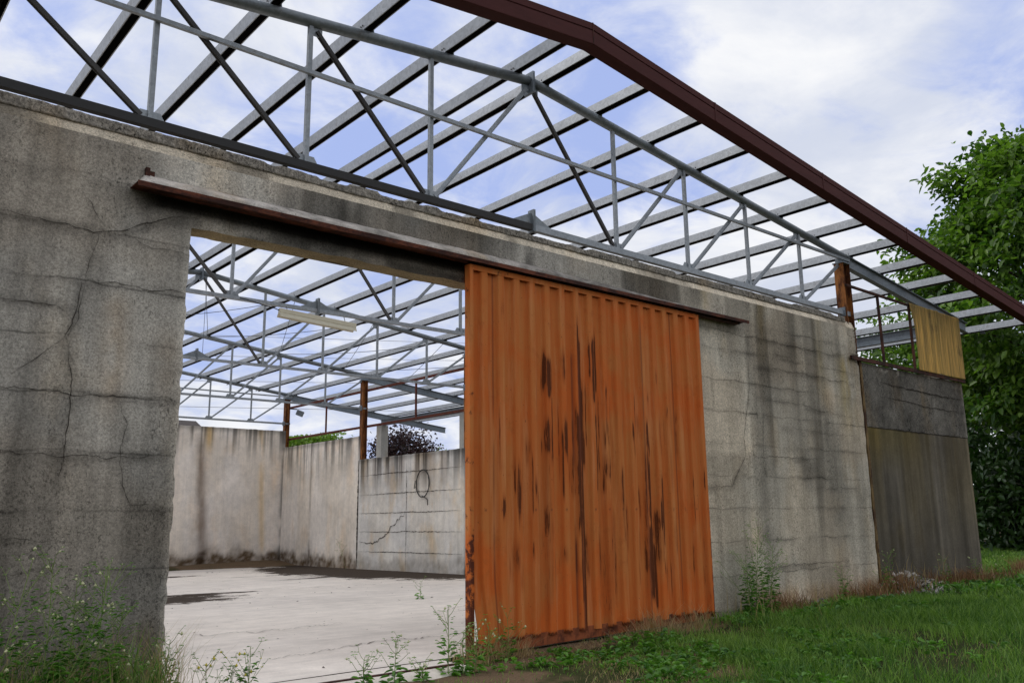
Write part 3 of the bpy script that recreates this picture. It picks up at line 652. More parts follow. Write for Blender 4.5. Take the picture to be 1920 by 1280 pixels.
# ------------------------------------------------------------------ roof: trusses, purlins, verge
RX, PANEL, SL, RZ = 7.58, 1.71, .117, 6.11        # ridge x, panel length, slope, pipe centre height at the ridge
TY = [8.43, 14.62, 20.83, 27.03, 33.22]
def pz(x): return RZ-SL*abs(x-RX)
XP = RX+5*PANEL; XQ = RX-5*PANEL
CB, CT = 3.865, 3.955                             # bottom chord
NODES = [RX+PANEL*i for i in (-4, -3, -2, -1, 1, 2, 3, 4)]
def build_truss(y, label, front=False, tie=False):
    t = thing('roof_truss', label, 'truss', (RX, y, CB), 'roof trusses across the yard')
    for s in (-1, 1):
        MB().tube([(RX+s*.03, y, pz(RX)-.003), (RX+s*(5*PANEL+.1), y, pz(XP)-.012)], .070, 18).build('top_chord', M['pipe'], t, True)
        dark = front and s < 0
        # channel: web in front, flanges behind
        a, b = (XQ, RX-.025) if s < 0 else (RX+.025, XP)
        MB().box(a, b, y-.04, y-.034, CB+(0 if front else .025), CT).box(a, b, y-.034, y+.04, CB+(0 if front else .025), CB+(0 if front else .025)+.006).box(a, b, y-.034, y+.04, CT-.006, CT).build('bottom_chord', M['dark'] if dark else M['bar'], t)
    for x in NODES:
        MB().beam((x, y, CT), (x, y, pz(x)-.065), .052, .052, (0, 1, 0)).build('vertical', M['bar'], t)
    for s in (-1, 1):
        seq = [((RX+s*.06, pz(RX)-.13), (RX+s*PANEL-s*.07, CT+.02)), ((RX+s*2*PANEL-s*.08, pz(RX+2*PANEL)-.10), (RX+s*PANEL+s*.09, CT+.02)),
               ((RX+s*3*PANEL-s*.08, pz(RX+3*PANEL)-.10), (RX+s*2*PANEL+s*.09, CT+.02)), ((RX+s*4*PANEL-s*.08, pz(RX+4*PANEL)-.10), (RX+s*3*PANEL+s*.09, CT+.02)),
               ((RX+s*5*PANEL-s*.12, pz(RX+5*PANEL)-.10), (RX+s*4*PANEL+s*.09, CT+.02))]
        for p, q in seq:
            wd = .062 if s < 0 else .052
            mt = M['bar'] if (q[0]-p[0])*(q[1]-p[1]) > 0 else (M['darkbar'] if front else M['olddark'])  # bars falling to the right get underside shade through a darker steel
            # double angle: two thin legs with a gap
            P, Q = Vector((p[0], y, p[1])), Vector((q[0], y, q[1]))
            mb = MB()
            mb.prism(P, Q, [(-.028, -.028), (-.006, -.028), (-.006, .0285), (-.012, .0285), (-.012, -.022), (-.028, -.022)], (0, 0, 1))
            mb.prism(P, Q, [(.028, -.028), (.028, -.022), (.012, -.022), (.012, .0285), (.006, .0285), (.006, -.028)], (0, 0, 1))
            mb.build('diagonal', mt, t)
    for x in NODES:
        MB().add([(x-.15, y-.004, CT), (x+.15, y-.004, CT), (x+.10, y-.004, CT+.085), (x-.10, y-.004, CT+.085), (x-.15, y+.004, CT), (x+.15, y+.004, CT), (x+.10, y+.004, CT+.085), (x-.10, y+.004, CT+.085)],
                 [(0, 1, 2, 3), (7, 6, 5, 4), (0, 4, 5, 1), (1, 5, 6, 2), (2, 6, 7, 3), (3, 7, 4, 0)]).build('gusset', M['bar'], t)
        if abs(abs(x-RX)-PANEL) > .1:
            s = -1 if x > RX else 1
            a, b = sorted((x+s*.15, x-s*.03)); z = pz(x)
            MB().box(a, b, y-.005, y+.005, z-.17, z-.06).build('gusset', M['bar'], t)
    # bolted splices at mid span and ridge
    for s in (-1, 1):
        x0_, x1_ = sorted((RX+s*.004, RX+s*.018))
        MB().box(x0_, x1_, y-.06, y+.06, CB-.02, CT+.21).add([(RX+s*.018, y-.006, CT), (RX+s*.38, y-.006, CT), (RX+s*.018, y-.006, CT+.17), (RX+s*.018, y+.006, CT), (RX+s*.38, y+.006, CT), (RX+s*.018, y+.006, CT+.17)],
             [(0, 1, 2), (5, 4, 3), (0, 3, 4, 1), (1, 4, 5, 2), (2, 5, 3, 0)]).build('splice_plate', M['pipe'], t)
        MB().box(x0_, x1_, y-.10, y+.10, RZ-.20, RZ+.12).box(*sorted((RX+s*.018, RX+s*.15)), y-.006, y+.006, RZ-.19, RZ-.08).build('ridge_plate', M['ibeam'], t)
    if tie:
        MB().box(XQ, XP+.05, y-.085, y-.04, 5.005, 5.055).build('tie_bar', M['bar'], t)
    return t
TL = ['front galvanized truss above the concrete wall, its left chord painted black', 'second truss from the front, the one carrying the fluorescent batten', 'middle truss of the five, between batten truss and rusty posts',
      'fourth truss from the front, ending on the orange rusty post', 'rearmost truss, low over the whitewashed back wall']
for i, y in enumerate(TY): build_truss(y, TL[i], i == 0, i in (0, 4))

PH = .158
def purlin_z(x): return RZ+.073-SL*abs(x-RX)+PH/2
h = PH/2
# lipped channel set with its open side down
CPROF = [(-.060, -h), (-.048, -h), (-.048, -h+.004), (-.056, -h+.004), (-.056, h-.004), (.056, h-.004), (.056, -h+.004), (.048, -h+.004), (.048, -h), (.060, -h), (.060, h), (-.060, h)]
YF0, YF1 = 7.36, 34.2
PXL = [7.32, 6.12, 4.90, 3.69, 2.48, 1.25, 0.02, -1.2, -2.4]
PXR = [7.86, 8.96, 10.17, 11.38, 12.57, 13.81, 15.07, 16.33, 17.59, 18.85, 20.10, 21.38, 22.66]
ORD = ['first', 'second', 'third', 'fourth', 'fifth', 'sixth', 'seventh', 'eighth', 'ninth', 'tenth', 'eleventh', 'twelfth', 'thirteenth', 'fourteenth']
def build_purlin(side):
    x = RX; z = purlin_z(RX)
    t = thing('roof_purlin', 'x', 'purlin', (x, YF0, z), 'galvanized roof purlins')
    up = (SL*side, 0, 1)
    mb = MB(); cuts = [YF0, 14.62, 20.83, 27.03, YF1]
    for a, b in zip(cuts[:-1], cuts[1:]): mb.prism((x, a+(0 if a == YF0 else .003), z), (x, b-.003, z), CPROF, up)
    o = mb.build('channel', M['galv'], t); o.data.materials.append(M['inside'])
    nP = len(CPROF); o.data.polygons.foreach_set('material_index', np.array([1 if (pi % (nP+2)) in (2, 3, 4, 5, 6) else 0 for pi in range(len(o.data.polygons))], np.int32))  # inner faces take the colour with the shade painted in
    for y in TY:
        MB().prism((x, y-.05, z), (x, y+.05, z), [(.062, -h-.035), (.135, -h-.035), (.135, -h-.02), (.074, -h-.02), (.074, h-.03), (.062, h-.03)], up).build('cleat', M['ibeam'], t)
        MB().box(x-.070, x-.061, y-.03, y-.014, z-h+.03, z-h+.046).box(x-.070, x-.061, y+.014, y+.03, z-h+.03, z-h+.046).build('bolt', M['darkbar'], t)
    return t
for side, pxs in ((-1, PXL), (1, PXR)):
    proto = build_purlin(side)
    for i, x in enumerate(pxs):
        lb = ('galvanized channel purlin of the left roof slope, %s one down from the ridge' if side < 0 else 'galvanized channel purlin of the tree side slope, %s one down from the ridge') % ORD[i]
        lc = (x, YF0, purlin_z(x)+EYE)
        if i == 0: proto.location = lc; proto['label'] = lb
        else: copy_tree(proto, lc, lb)
# maroon verge along the front purlin ends
FY = 7.15
vg = thing('roof_verge', 'maroon sheet metal verge trim along the front roof edge', 'roof trim', (RX, FY, 6.2))
def fz(x): return 6.415-SL*abs(x-RX)
for s, xe in ((-1, -4.0), (1, 24.6)):
    pr = [(0, 0), (0, -.095), (-.012, -.10), (-.012, -.115), (0, -.12), (0, -.30), (-.008, -.306), (-.20, -.306), (-.20, -.28), (-.03, -.28), (-.03, -.03), (-.16, -.03), (-.16, 0)]
    # profile in (y towards viewer, z); swept along x from the ridge
    n = len(pr); V = []
    for x in (RX, xe):
        V += [(x, FY-a, fz(x)+b) for a, b in pr]
    Fc = [(i, (i+1) % n, n+(i+1) % n, n+i) for i in range(n)]+[tuple(range(n)), tuple(range(2*n-1, n-1, -1))]
    make('verge_sheet', V, Fc, M['maroon'], vg)
for q in (-6.0, -3.0, 2.6, 5.6, 8.6, 11.6, 14.6):
    x = RX+q; s_ = -1 if q < 0 else 1
    V = [(xx, FY-.0025-e, fz(xx)+zz) for xx in (x, x+.035) for zz in (-.30, .002) for e in (0, .0035)]
    make('lap_strip', V, [(0, 1, 3, 2), (4, 6, 7, 5), (0, 4, 5, 1), (2, 3, 7, 6), (0, 2, 6, 4), (1, 5, 7, 3)], M['maroon'], vg)
MB().box(RX-.006, RX+.006, FY-.006, FY+.005, fz(RX)-.306, fz(RX)+.004).build('ridge_joint', M['rustdark'], vg)

# ------------------------------------------------------------------ posts, rafters, eave beam
def ibeam(mb, p, q, hh, bb, tf=.012, tw=.009, up=(0, 0, 1)):
    H, B = hh/2, bb/2
    return mb.prism(p, q, [(-B, -H), (B, -H), (B, -H+tf), (tw/2, -H+tf), (tw/2, H-tf), (B, H-tf), (B, H), (-B, H), (-B, H-tf), (-tw/2, H-tf), (-tw/2, -H+tf), (-B, -H+tf)], up)
PL = ['rusty orange steel post at the right end of the front wall', 'rusty steel post under the batten truss', 'rusty steel post under the middle truss', 'orange rusty post between whitewashed wall and panelled wall', 'brown stained steel post in the back corner']
PXC = 15.98
for i, y in enumerate(TY):
    p = thing('steel_post', PL[i], 'post', (PXC, y, -1.55), 'steel posts of the right hand wall line')
    yc = y if i == 0 else y
    ibeam(MB(), (PXC, yc, -1.6), (PXC, yc, 4.93), .26 if i == 0 else .20, .20, up=(1, 0, 0)).build('shaft', M['rustpost'], p)
    MB().box(PXC-.15, PXC+.15, yc-.12, yc+.12, 4.93, 4.95).box(PXC-.13, PXC+.12, yc-.06, yc+.06, 4.95, 5.03).build('head_plate', M['ibeam'], p)
    MB().box(PXC-.15, PXC-.10, yc-.07, yc+.07, CB-.03, CT+.06).build('seat', M['ibeam'], p)
RL = ['front sloping blue grey beam beyond the rusty post over the yellow panel', 'second sloping beam of the side aisle counted from the front', 'third sloping beam of the side aisle counted from the front', 'sloping beam behind the orange post dropping right', 'rearmost sloping beam with its cut end hanging free']
for i, y in enumerate(TY):
    z = lambda x: RZ+.073-.02-SL*(x-RX)-.14
    tag(ibeam(MB(), (16.12, y, z(16.12)), ((21.7 if i == 0 else 24.1), y, z(21.7 if i == 0 else 24.1)), .25, .12).build('rafter_beam', M['ibeam']), RL[i], 'beam', 'side aisle rafters')
zb = RZ+.053-SL*(20.6-RX)-.27-.14
tag(ibeam(MB(), (20.6, 8.75, zb), (20.6, 33.3, zb), .25, .14).build('eave_beam', M['ibeam']), 'long blue grey steel beam running back along the concrete posts', 'beam')
CPL = ['pale square concrete post carrying the long beam at its front end', 'pale concrete post second along the beam', 'pale concrete post at the middle of the beam', 'pale concrete post glimpsed beside the orange door edge', 'pale concrete post standing in front of the dark red tree']
for i, y in enumerate([8.78]+TY[1:]):
    mb = MB(); mb.box(20.44, 20.80, y-.2, y+.2, -1.7, zb-.125)
    o = make('concrete_post', mb.v, mb.f, M['post_conc'], attrs={'stain': np.ones((8, 3))}); tag(o, CPL[i], 'post', 'concrete posts along the eave')

# ------------------------------------------------------------------ inner walls
def inner_stain(u, z, top, seed, base=1.0, drip=1.0, foot=1.0, extra=None):
    t = base*(1+.30*(fbm(u*.5, z*.5, seed)-.5))
    d = ss(fbm(u*7, z*.12, seed+1, 3), .47, .62); ln = .5+1.6*fbm(u*2.2, u*0, seed+2)
    t = t*(1-.74*np.minimum(drip, 1)*d*ss(z, top-ln*1.1, top-.05))
    t = t*(1-.55*drip*ss(z, top-.30*fbm(u*4, u*0, seed+3)-.12, top))
    f = ss(fbm(u*2.0, z*1.6, seed+4, 5)+.50*ss(z, -.95, -1.66), .50, .95)*ss(z, -.7, -1.3); f = np.maximum(f, .9*ss(z, -1.50+.22*(fbm(u*2, u*0, seed+7, 4)-.4), -1.64))
    f = f*(.35+1.1*fbm(u*7, z*7, seed+9, 3))
    c = np.stack([t, t, t], -1); c = c*(1-np.clip(f*foot, 0, 1)[..., None]*np.array([.84, .88, .92]))
    if extra is not None: c = c*extra
    w_ = ss(fbm(u*.9, z*.35, seed+6), .45, .65)[..., None]; return c*(1-w_*np.array([.02, .045, .09]))
def slab(name, label, plane, at, th, u0, u1, z0, z1, matl, stain, flip=1, d=.06, group=None):
    """a wall: weathered front face as a fine grid, plus plain back, top and ends"""
    us = lines(u0, u1, d); zs_ = lines(z0, z1, d); U, Z = np.meshgrid(us, zs_, indexing='ij')
    wv = .012*(fbm(U*1.1, Z*1.1, 91)-.5); Zt = Z+np.where(Z > z1-1e-4, .03*(fbm(U*4, U*0, 92)-.5), 0)
    nn, mm = U.shape
    def P(off, Zz): 
        a = at+off
        return np.stack([U, a+0*U+wv, Zz], -1) if plane == 'y' else np.stack([a+0*U+wv, U, Zz], -1)
    A = P(0, Zt); B = P(th, Zt); c = stain(U, Z)
    Vv = np.concatenate([A.reshape(-1, 3), B.reshape(-1, 3)]); g = grid_faces(nn, mm); k_ = nn*mm
    Fq = [g if flip > 0 else g[:, ::-1], (g+k_)[:, ::-1] if flip > 0 else g+k_]
    i = np.arange(nn-1); tq = np.stack([i*mm+mm-1, (i+1)*mm+mm-1, k_+(i+1)*mm+mm-1, k_+i*mm+mm-1], 1); Fq.append(tq if flip > 0 else tq[:, ::-1])
    for e in (0, nn-1):
        j = np.arange(mm-1); eq = np.stack([e*mm+j, e*mm+j+1, k_+e*mm+j+1, k_+e*mm+j], 1); Fq.append(eq if e else eq[:, ::-1])
    o = make(name, Vv, np.concatenate(Fq), matl, attrs={'stain': np.concatenate([c.reshape(-1, 3)]*2)})
    return tag(o, label, 'wall', group)
def back_stain(u, z):
    e = np.ones(u.shape+(3,))
    wob = .12*(fbm(z*.9, z*0, 101)-.5)
    s = np.exp(-np.abs((u-12.55+.06*(z-1)+wob)/(.17+.05*ss(z, 2, 0)))**2.0)*(.6+.5*fbm(u*9, z*2, 102)); s = np.clip(s*1.15, 0, 1)*ss(z, 3.5, 2.6)
    e = e*(1-s[..., None]*np.array([.60, .64, .66]))
    y_ = np.exp(-((u-12.72)/.16)**2)*ss(z, 2.3, 3.2)+.7*np.exp(-((u-15.0+.05*(z))/.12)**2)*ss(fbm(u*3, z*.7, 103), .3, .6)
    e = e*(1-np.clip(y_, 0, 1)[..., None]*np.array([.12, .28, .55])); 
    e = e*(1-.62*np.exp(-((u-15.84)/.10)**2)[..., None]*ss(fbm(z*1.5, z*0, 106), .2, .5)[..., None])
    return inner_stain(u, z, 3.6, 110, 1.05, .85, 1.0, e)
slab('back_wall', 'whitewashed rear wall with a broad dark water stain', 'y', 33.06, .22, -1.2, 15.90, -1.85, 3.60, M['white'], back_stain)['kind'] = 'thing'
def s2_stain(u, z):
    e = np.ones(u.shape+(3,)); s = np.exp(-np.abs((u-30.6)/.09)**2)*ss(z, 2.9, 2.4)*ss(fbm(u*4, z*.8, 104), .2, .5)*.75
    for cu, a, k_ in ((31.2, .06, .6), (31.5, .05, .5), (32.3, .2, .25), (29.4, .07, .35)): s = np.maximum(s, k_*np.exp(-np.abs((u-cu)/a)**2)*ss(z, .5, 2.5))
    e = e*(1-s[..., None]*np.array([.72, .76, .8])); return inner_stain(u, z, 2.92, 120, 1.0, .9, .9, e)
slab('side_wall', 'whitewashed side wall between the back corner and the orange post', 'x', 15.83, .2, 27.045, 33.05, -1.85, 2.92, M['white'], s2_stain, -1)['kind'] = 'thing'
def s3_stain(u, z):
    e = np.ones(u.shape+(3,)); s = .55*ss(fbm(u*5, z*.1, 105, 3), .45, .65)*ss(z, .3, 1.9)
    return inner_stain(u, z, 2.08, 130, .98, 1.0, .45, e*(1-s[..., None]*np.array([.6, .66, .7])))
pw = slab('panelled_wall', 'pale grey side wall of stacked concrete panels with dark drips', 'x', 15.83, .2, 20.85, 27.035, -1.85, 2.08, M['panel'], s3_stain, -1); pw['kind'] = 'thing'
def cr_(*a):
    mb = MB(); ribbon(mb, *a); mb.build('crack', M['crack'], pw)
for i, zz in enumerate((1.5, .83, .2, -.42, -1.08)): cr_( [(26.9, zz), (25, zz+.01), (23, zz+.02), (20.95, zz+.03)], .022, 200+i, 'x', 15.83, -.014, .008)
cr_([(27.03, 2.05), (27.035, 0), (27.03, -1.62)], .075, 209, 'x', 15.83, -.016, .004)
cr_([(23.95, 2.05), (23.95, .5), (23.95, -1.6)], .022, 210, 'x', 15.83, -.014, .003)
cr_([(26.87, -.76), (26.23, -.84), (25.72, -.78), (24.9, -.3), (24.27, .04), (23.95, .22)], .035, 211, 'x', 15.83, -.014, .03)
slab('side_wall', 'plain stretch of side wall behind the orange door', 'x', 15.83, .2, 8.6, 20.83, -1.85, 2.08, M['white'], lambda u, z: inner_stain(u, z, 2.08, 140, .9), -1)['kind'] = 'thing'
# ------------------------------------------------------------------ aisle gable wall
def aisle_stain(u, z):
    t = .90+.50*(fbm(u*2.2, z*.2, 151)-.5)*2; t = t*(1-.22*ss(z, .2, -1.2))
    c = np.stack([t, t, t], -1)
    g = ss(fbm(u*1.7, z*.2, 153), .42, .62)*ss(z, -1.0, .6); c = c*(1-g[..., None]*np.array([.0, .05, .20]))
    g2 = ss(z, .6, 1.6)*ss(u, 19.5, 17); c = c*(1-g2[..., None]*np.array([-.10, -.03, .34]))
    l = np.exp(-((u-20.74)/.05)**2); c = c*(1+.5*l[..., None]); pale = np.exp(-((z+1.15)/.25)**2)*ss(fbm(u*1.1, u*0, 155), .35, .6)*.35; c = c*(1+pale[..., None])
    sp = ss(fbm(u*2.6, z*.12, 156), .56, .66)*ss(z, 1.3, .3)*.4; return c*(1+sp[..., None])
def band_stain(u, z):
    t = .46+.26*(fbm(u*1.5, z*1.5, 152)-.5)*2+.30*(fbm(u*14, z*14, 154, 2)-.5)+.9*ss(fbm(u*3.3, z*7, 157), .62, .7)*ss(z, 2.74, 2.9)
    l = np.exp(-((u-20.74)/.05)**2); return np.stack([t, t*.98, t*.93], -1)*(1+.8*l[..., None])
aw = thing('aisle_wall', 'low dark mossy concrete wall under the yellow panel', 'wall', (18.5, WY, -1.55))
def child(o, name, par):
    for k_ in ('label', 'category', 'kind'): 
        if k_ in o: del o[k_]
    o.name = name; o.parent = par; o.location = -par.location; return o
child(slab('lower_panel', '', 'y', WY+.012, .2, 16.16, 20.78, -1.75, 1.65, M['aisle'], aisle_stain, d=.06), 'lower_panel', aw)
child(slab('upper_band', '', 'y', WY, .2, 16.16, 20.78, 1.652, 2.925, M['rough'], band_stain, d=.035), 'upper_band', aw)
for i, (p, wd) in enumerate([([(16.86, 2.6), (17.99, 2.54), (19.4, 2.52), (20.6, 2.52)], .03), ([(16.9, 2.3), (18.4, 2.24), (19.6, 2.22), (20.5, 2.2)], .018), ([(16.18, 1.655), (18, 1.65), (20.75, 1.65)], .016)]):
    mb = MB(); ribbon(mb, p, wd, 300+i, 'y', WY, -.014, .012); mb.build('crack', M['crack'], aw)
tag(MB().box(16.075, 16.15, WY-.012, WY+.03, -1.5, 2.95).build('joint_strip', M['strip']), 'narrow rust streaked steel strip between front wall and mossy wall', 'strip')
# rusty glazing frame with the last fibreglass sheet
gf = thing('glazing_frame', 'empty rusty window frame on the low wall beside the front post', 'window frame', (18.2, 8.24, 2.95))
B = .028
for nm, a, b in (('head', (15.71, 8.24, 4.42), (20.72, 8.24, 4.39)), ('sill', (15.66, 8.24, 2.965), (20.80, 8.24, 2.955)), ('jamb', (15.72, 8.238, 2.99), (15.72, 8.238, 4.39)), ('jamb', (20.70, 8.238, 2.985), (20.70, 8.238, 4.365)), ('mullion', (17.0, 8.241, 2.99), (16.97, 8.241, 4.385)), ('mullion', (18.36, 8.241, 2.99), (18.35, 8.241, 4.375))):
    wd = .075 if nm == 'sill' else .045
    MB().beam(a, b, .045, wd).build(nm, M['rustdark'], gf)
us = np.linspace(18.42, 20.70, 190); zs_ = np.linspace(2.99, 4.44, 70); U, Z = np.meshgrid(us, zs_, indexing='ij')
lx = us[:, None]+0*Z; ed = np.exp(-((U-18.42)/.12)**2)
lx = lx-ed*(.16*ss(Z, 3.9, 4.42)-.05*fbm(Z*9, Z*0, 161))
yy_ = 8.195+.009*np.cos(U*2*math.pi/.076)-.03*np.exp(-((U-19.55)/.10)**2)-.02*ss(U, 20.2, 20.7)
fo = make('fibreglass_sheet', np.stack([lx, yy_, Z+.02*(fbm(U*6, U*0, 162)-.5)*(Z > 4.43)], -1).reshape(-1, 3), grid_faces(len(us), len(zs_)), M['fibre'], smooth=True)
sm = fo.modifiers.new('thick', 'SOLIDIFY'); sm.thickness = .003
tag(fo, 'yellowed corrugated fibreglass sheet fixed to the rusty frame', 'panel')
# rusty frames over the side walls, running back
for y0, y1, ym, lb in ((27.15, 33.1, 29.9, 'brown rusty frame over the whitewashed side wall'), (20.95, 26.92, 23.75, 'brown rusty frame over the panelled side wall'), (14.75, 20.7, 17.7, 'brown rusty frame over the wall behind the door')):
    f = thing('side_window', lb, 'window frame', (16.04, y0, 3.2), 'rusty frames along the side wall')
    MB().box(16.0, 16.06, y0, y1, 4.52, 4.60).build('head', M['rustbrown'], f); MB().box(16.0, 16.06, y0, y1, 3.22, 3.30).build('sill', M['rustbrown'], f)
    MB().box(16.0, 16.05, ym-.03, ym+.03, 3.30, 4.52).build('mullion', M['rustbrown'], f)
# ------------------------------------------------------------------ fittings
lt = thing('batten_light', 'ivory fluorescent batten hanging below the second truss', 'light', (7.5, 14.55, 3.66))
lp, lq = Vector((6.74, 14.50, 3.745)), Vector((8.34, 14.50, 3.665))
MB().prism(lp, lq, [(-.045, 0), (.045, 0), (.045, .085), (-.045, .085)]).build('housing', M['ivory'], lt, bevel=.006)
MB().prism(lp, lq, [(-.075, -.075), (-.070, -.078), (-.035, -.02), (.035, -.02), (.070, -.078), (.075, -.075), (.04, -.002), (-.04, -.002)]).build('reflector', M['ivory'], lt)
MB().tube([lp+Vector((.05, 0, -.05)), lq+Vector((-.05, 0, -.05))], .016, 10).build('tube_lamp', simple('frosted_tube', (.7, .7, .66), .3, 0, .05), lt, True)
for f_ in (.1, .86):
    p = lp.lerp(lq, f_); MB().tube([p+Vector((0, 0, .08)), p+Vector((0, .03, .14)), Vector((p.x, 14.56, CB+.01))], .007, 6).build('hook', M['darkbar'], lt)
tag(MB().tube([(6.0, 14.54, CB+.05), (6.25, 14.53, CB+.02), (6.45, 14.52, CB-.02), (6.62, 14.5, 3.82), (6.75, 14.5, 3.79)], .009, 6).build('lamp_cable', M['black']), 'black supply cable leading into the left end of the batten', 'cable')
fl = thing('flood_lamp', 'small dark floodlight on the rear corner post', 'light', (16.15, 33.0, 4.4))
MB().box(16.0, 16.3, 32.95, 32.99, 4.50, 4.54).build('bracket', M['darkbar'], fl)
MB().prism((16.30, 32.95, 4.40), (16.50, 32.80, 4.30), [(-.10, -.11), (.10, -.11), (.13, .11), (-.13, .11)]).build('housing', M['ibeam'], fl)
cb = MB(); P = []
for i in range(41):
    a = math.radians(200-i*10.2); P.append((15.795-.012*(i > 20), 22.98+.36*math.cos(a)*1.0, 1.10+.43*math.sin(a)))
P += [(15.84, 23.32, .95), (15.84, 23.02, .72)]
cb.tube(P[:41], .017, 6).tube([(15.79, 23.02, .72), (15.79, 22.72, .60), (15.79, 22.70, .42)], .014, 6).tube([(15.79, 23.33, 1.0), (15.79, 23.46, .96), (15.79, 23.40, 1.2)], .014, 6)
tag(cb.build('cable_loop', M['black'], None, True), 'loop of black cable hanging on the panelled wall', 'cable')
AX = [7.68, 10.15, 12.62, 15.1, 17.6, 20.1]
nm = 0
for i in range(5):
    for rev in (0, 1):
        a, b = (AX[i], AX[i+1]) if not rev else (AX[i+1], AX[i])
        p, q = Vector((a, 20.85, pz(a)+.02)), Vector((b, 27.0, pz(b)+.02)); sag = .03+.10*rev
        pts = [p.lerp(q, t_/12)+Vector((0, 0, -sag*4*(t_/12)*(1-t_/12))) for t_ in range(13)]
        lb = ('taut roof wire, %s down from the ridge, slanting away downslope' if not rev else 'sagging roof wire, %s down from the ridge, slanting away upslope') % ORD[i]
        tag(MB().tube(pts, .008 if not rev else .009, 5).build('bracing_wire', M['cable']), lb, 'wire', 'roof bracing wires')
tag(MB().tube([(7.72, 20.83, 5.95), (7.72, 20.83, 4.0)], .006, 5).build('hanging_wire', M['cable']), 'plain vertical wire hanging below the ridge of the middle truss', 'wire')
for i, (za, zb_, yy2) in enumerate([(12.9, 15.3, 60), (9.7, 11.6, 60.4), (7.9, 9.2, 60.8), (11.6, 13.9, 61.2)]):
    pts = [(x, yy2, za+(zb_-za)*(x-21)/25) for x in np.linspace(-30, 90, 14)]
    tag(MB().tube(pts, .018, 5).build('power_line', M['wire']), ['topmost overhead line far behind the yard', 'third overhead line down, far behind the yard', 'lowest overhead line, just above the far wall', 'second overhead line down, far behind the yard'][i], 'power line', 'overhead power lines')

# ------------------------------------------------------------------ plants
RNG = np.random.default_rng(7)
def leaf_mesh(name, C, D, Nn, ln, wd, tint, matl, parent=None, fold=.25, droop=.25, base=None):
    """many single leaves in one mesh: C base points, D directions, Nn normals, each a folded pointed blade of 6 points"""
    C = np.asarray(C); D = D/np.linalg.norm(D, axis=1, keepdims=True); S = np.cross(D, Nn); S /= (np.linalg.norm(S, axis=1, keepdims=True)+1e-9); Nn = np.cross(S, D)
    ln = ln[:, None]; wd = wd[:, None]; dz = np.array([0, 0, -1.0])
    m1 = C+D*ln*.38+dz*ln*droop*.1; m2 = C+D*ln*.72+dz*ln*droop*.4; tip = C+D*ln+dz*ln*droop
    pts = np.stack([C, m1+S*wd*.5+Nn*wd*fold, m2+S*wd*.40+Nn*wd*fold*.8, tip, m2-S*wd*.40+Nn*wd*fold*.8, m1-S*wd*.5+Nn*wd*fold], 1)
    n = len(C); b = (np.arange(n)*6)[:, None]
    q = np.concatenate([b+np.array([[0, 1, 2, 3]]), b+np.array([[0, 3, 4, 5]])])
    return make(name, pts.reshape(-1, 3), q, matl, parent, attrs={'tint': np.repeat(np.clip(tint, 0, 1), 6)}, base=base)
def rdir(n, up=0.0):
    v = RNG.normal(size=(n, 3)); v[:, 2] += up; return v/np.linalg.norm(v, axis=1, keepdims=True)

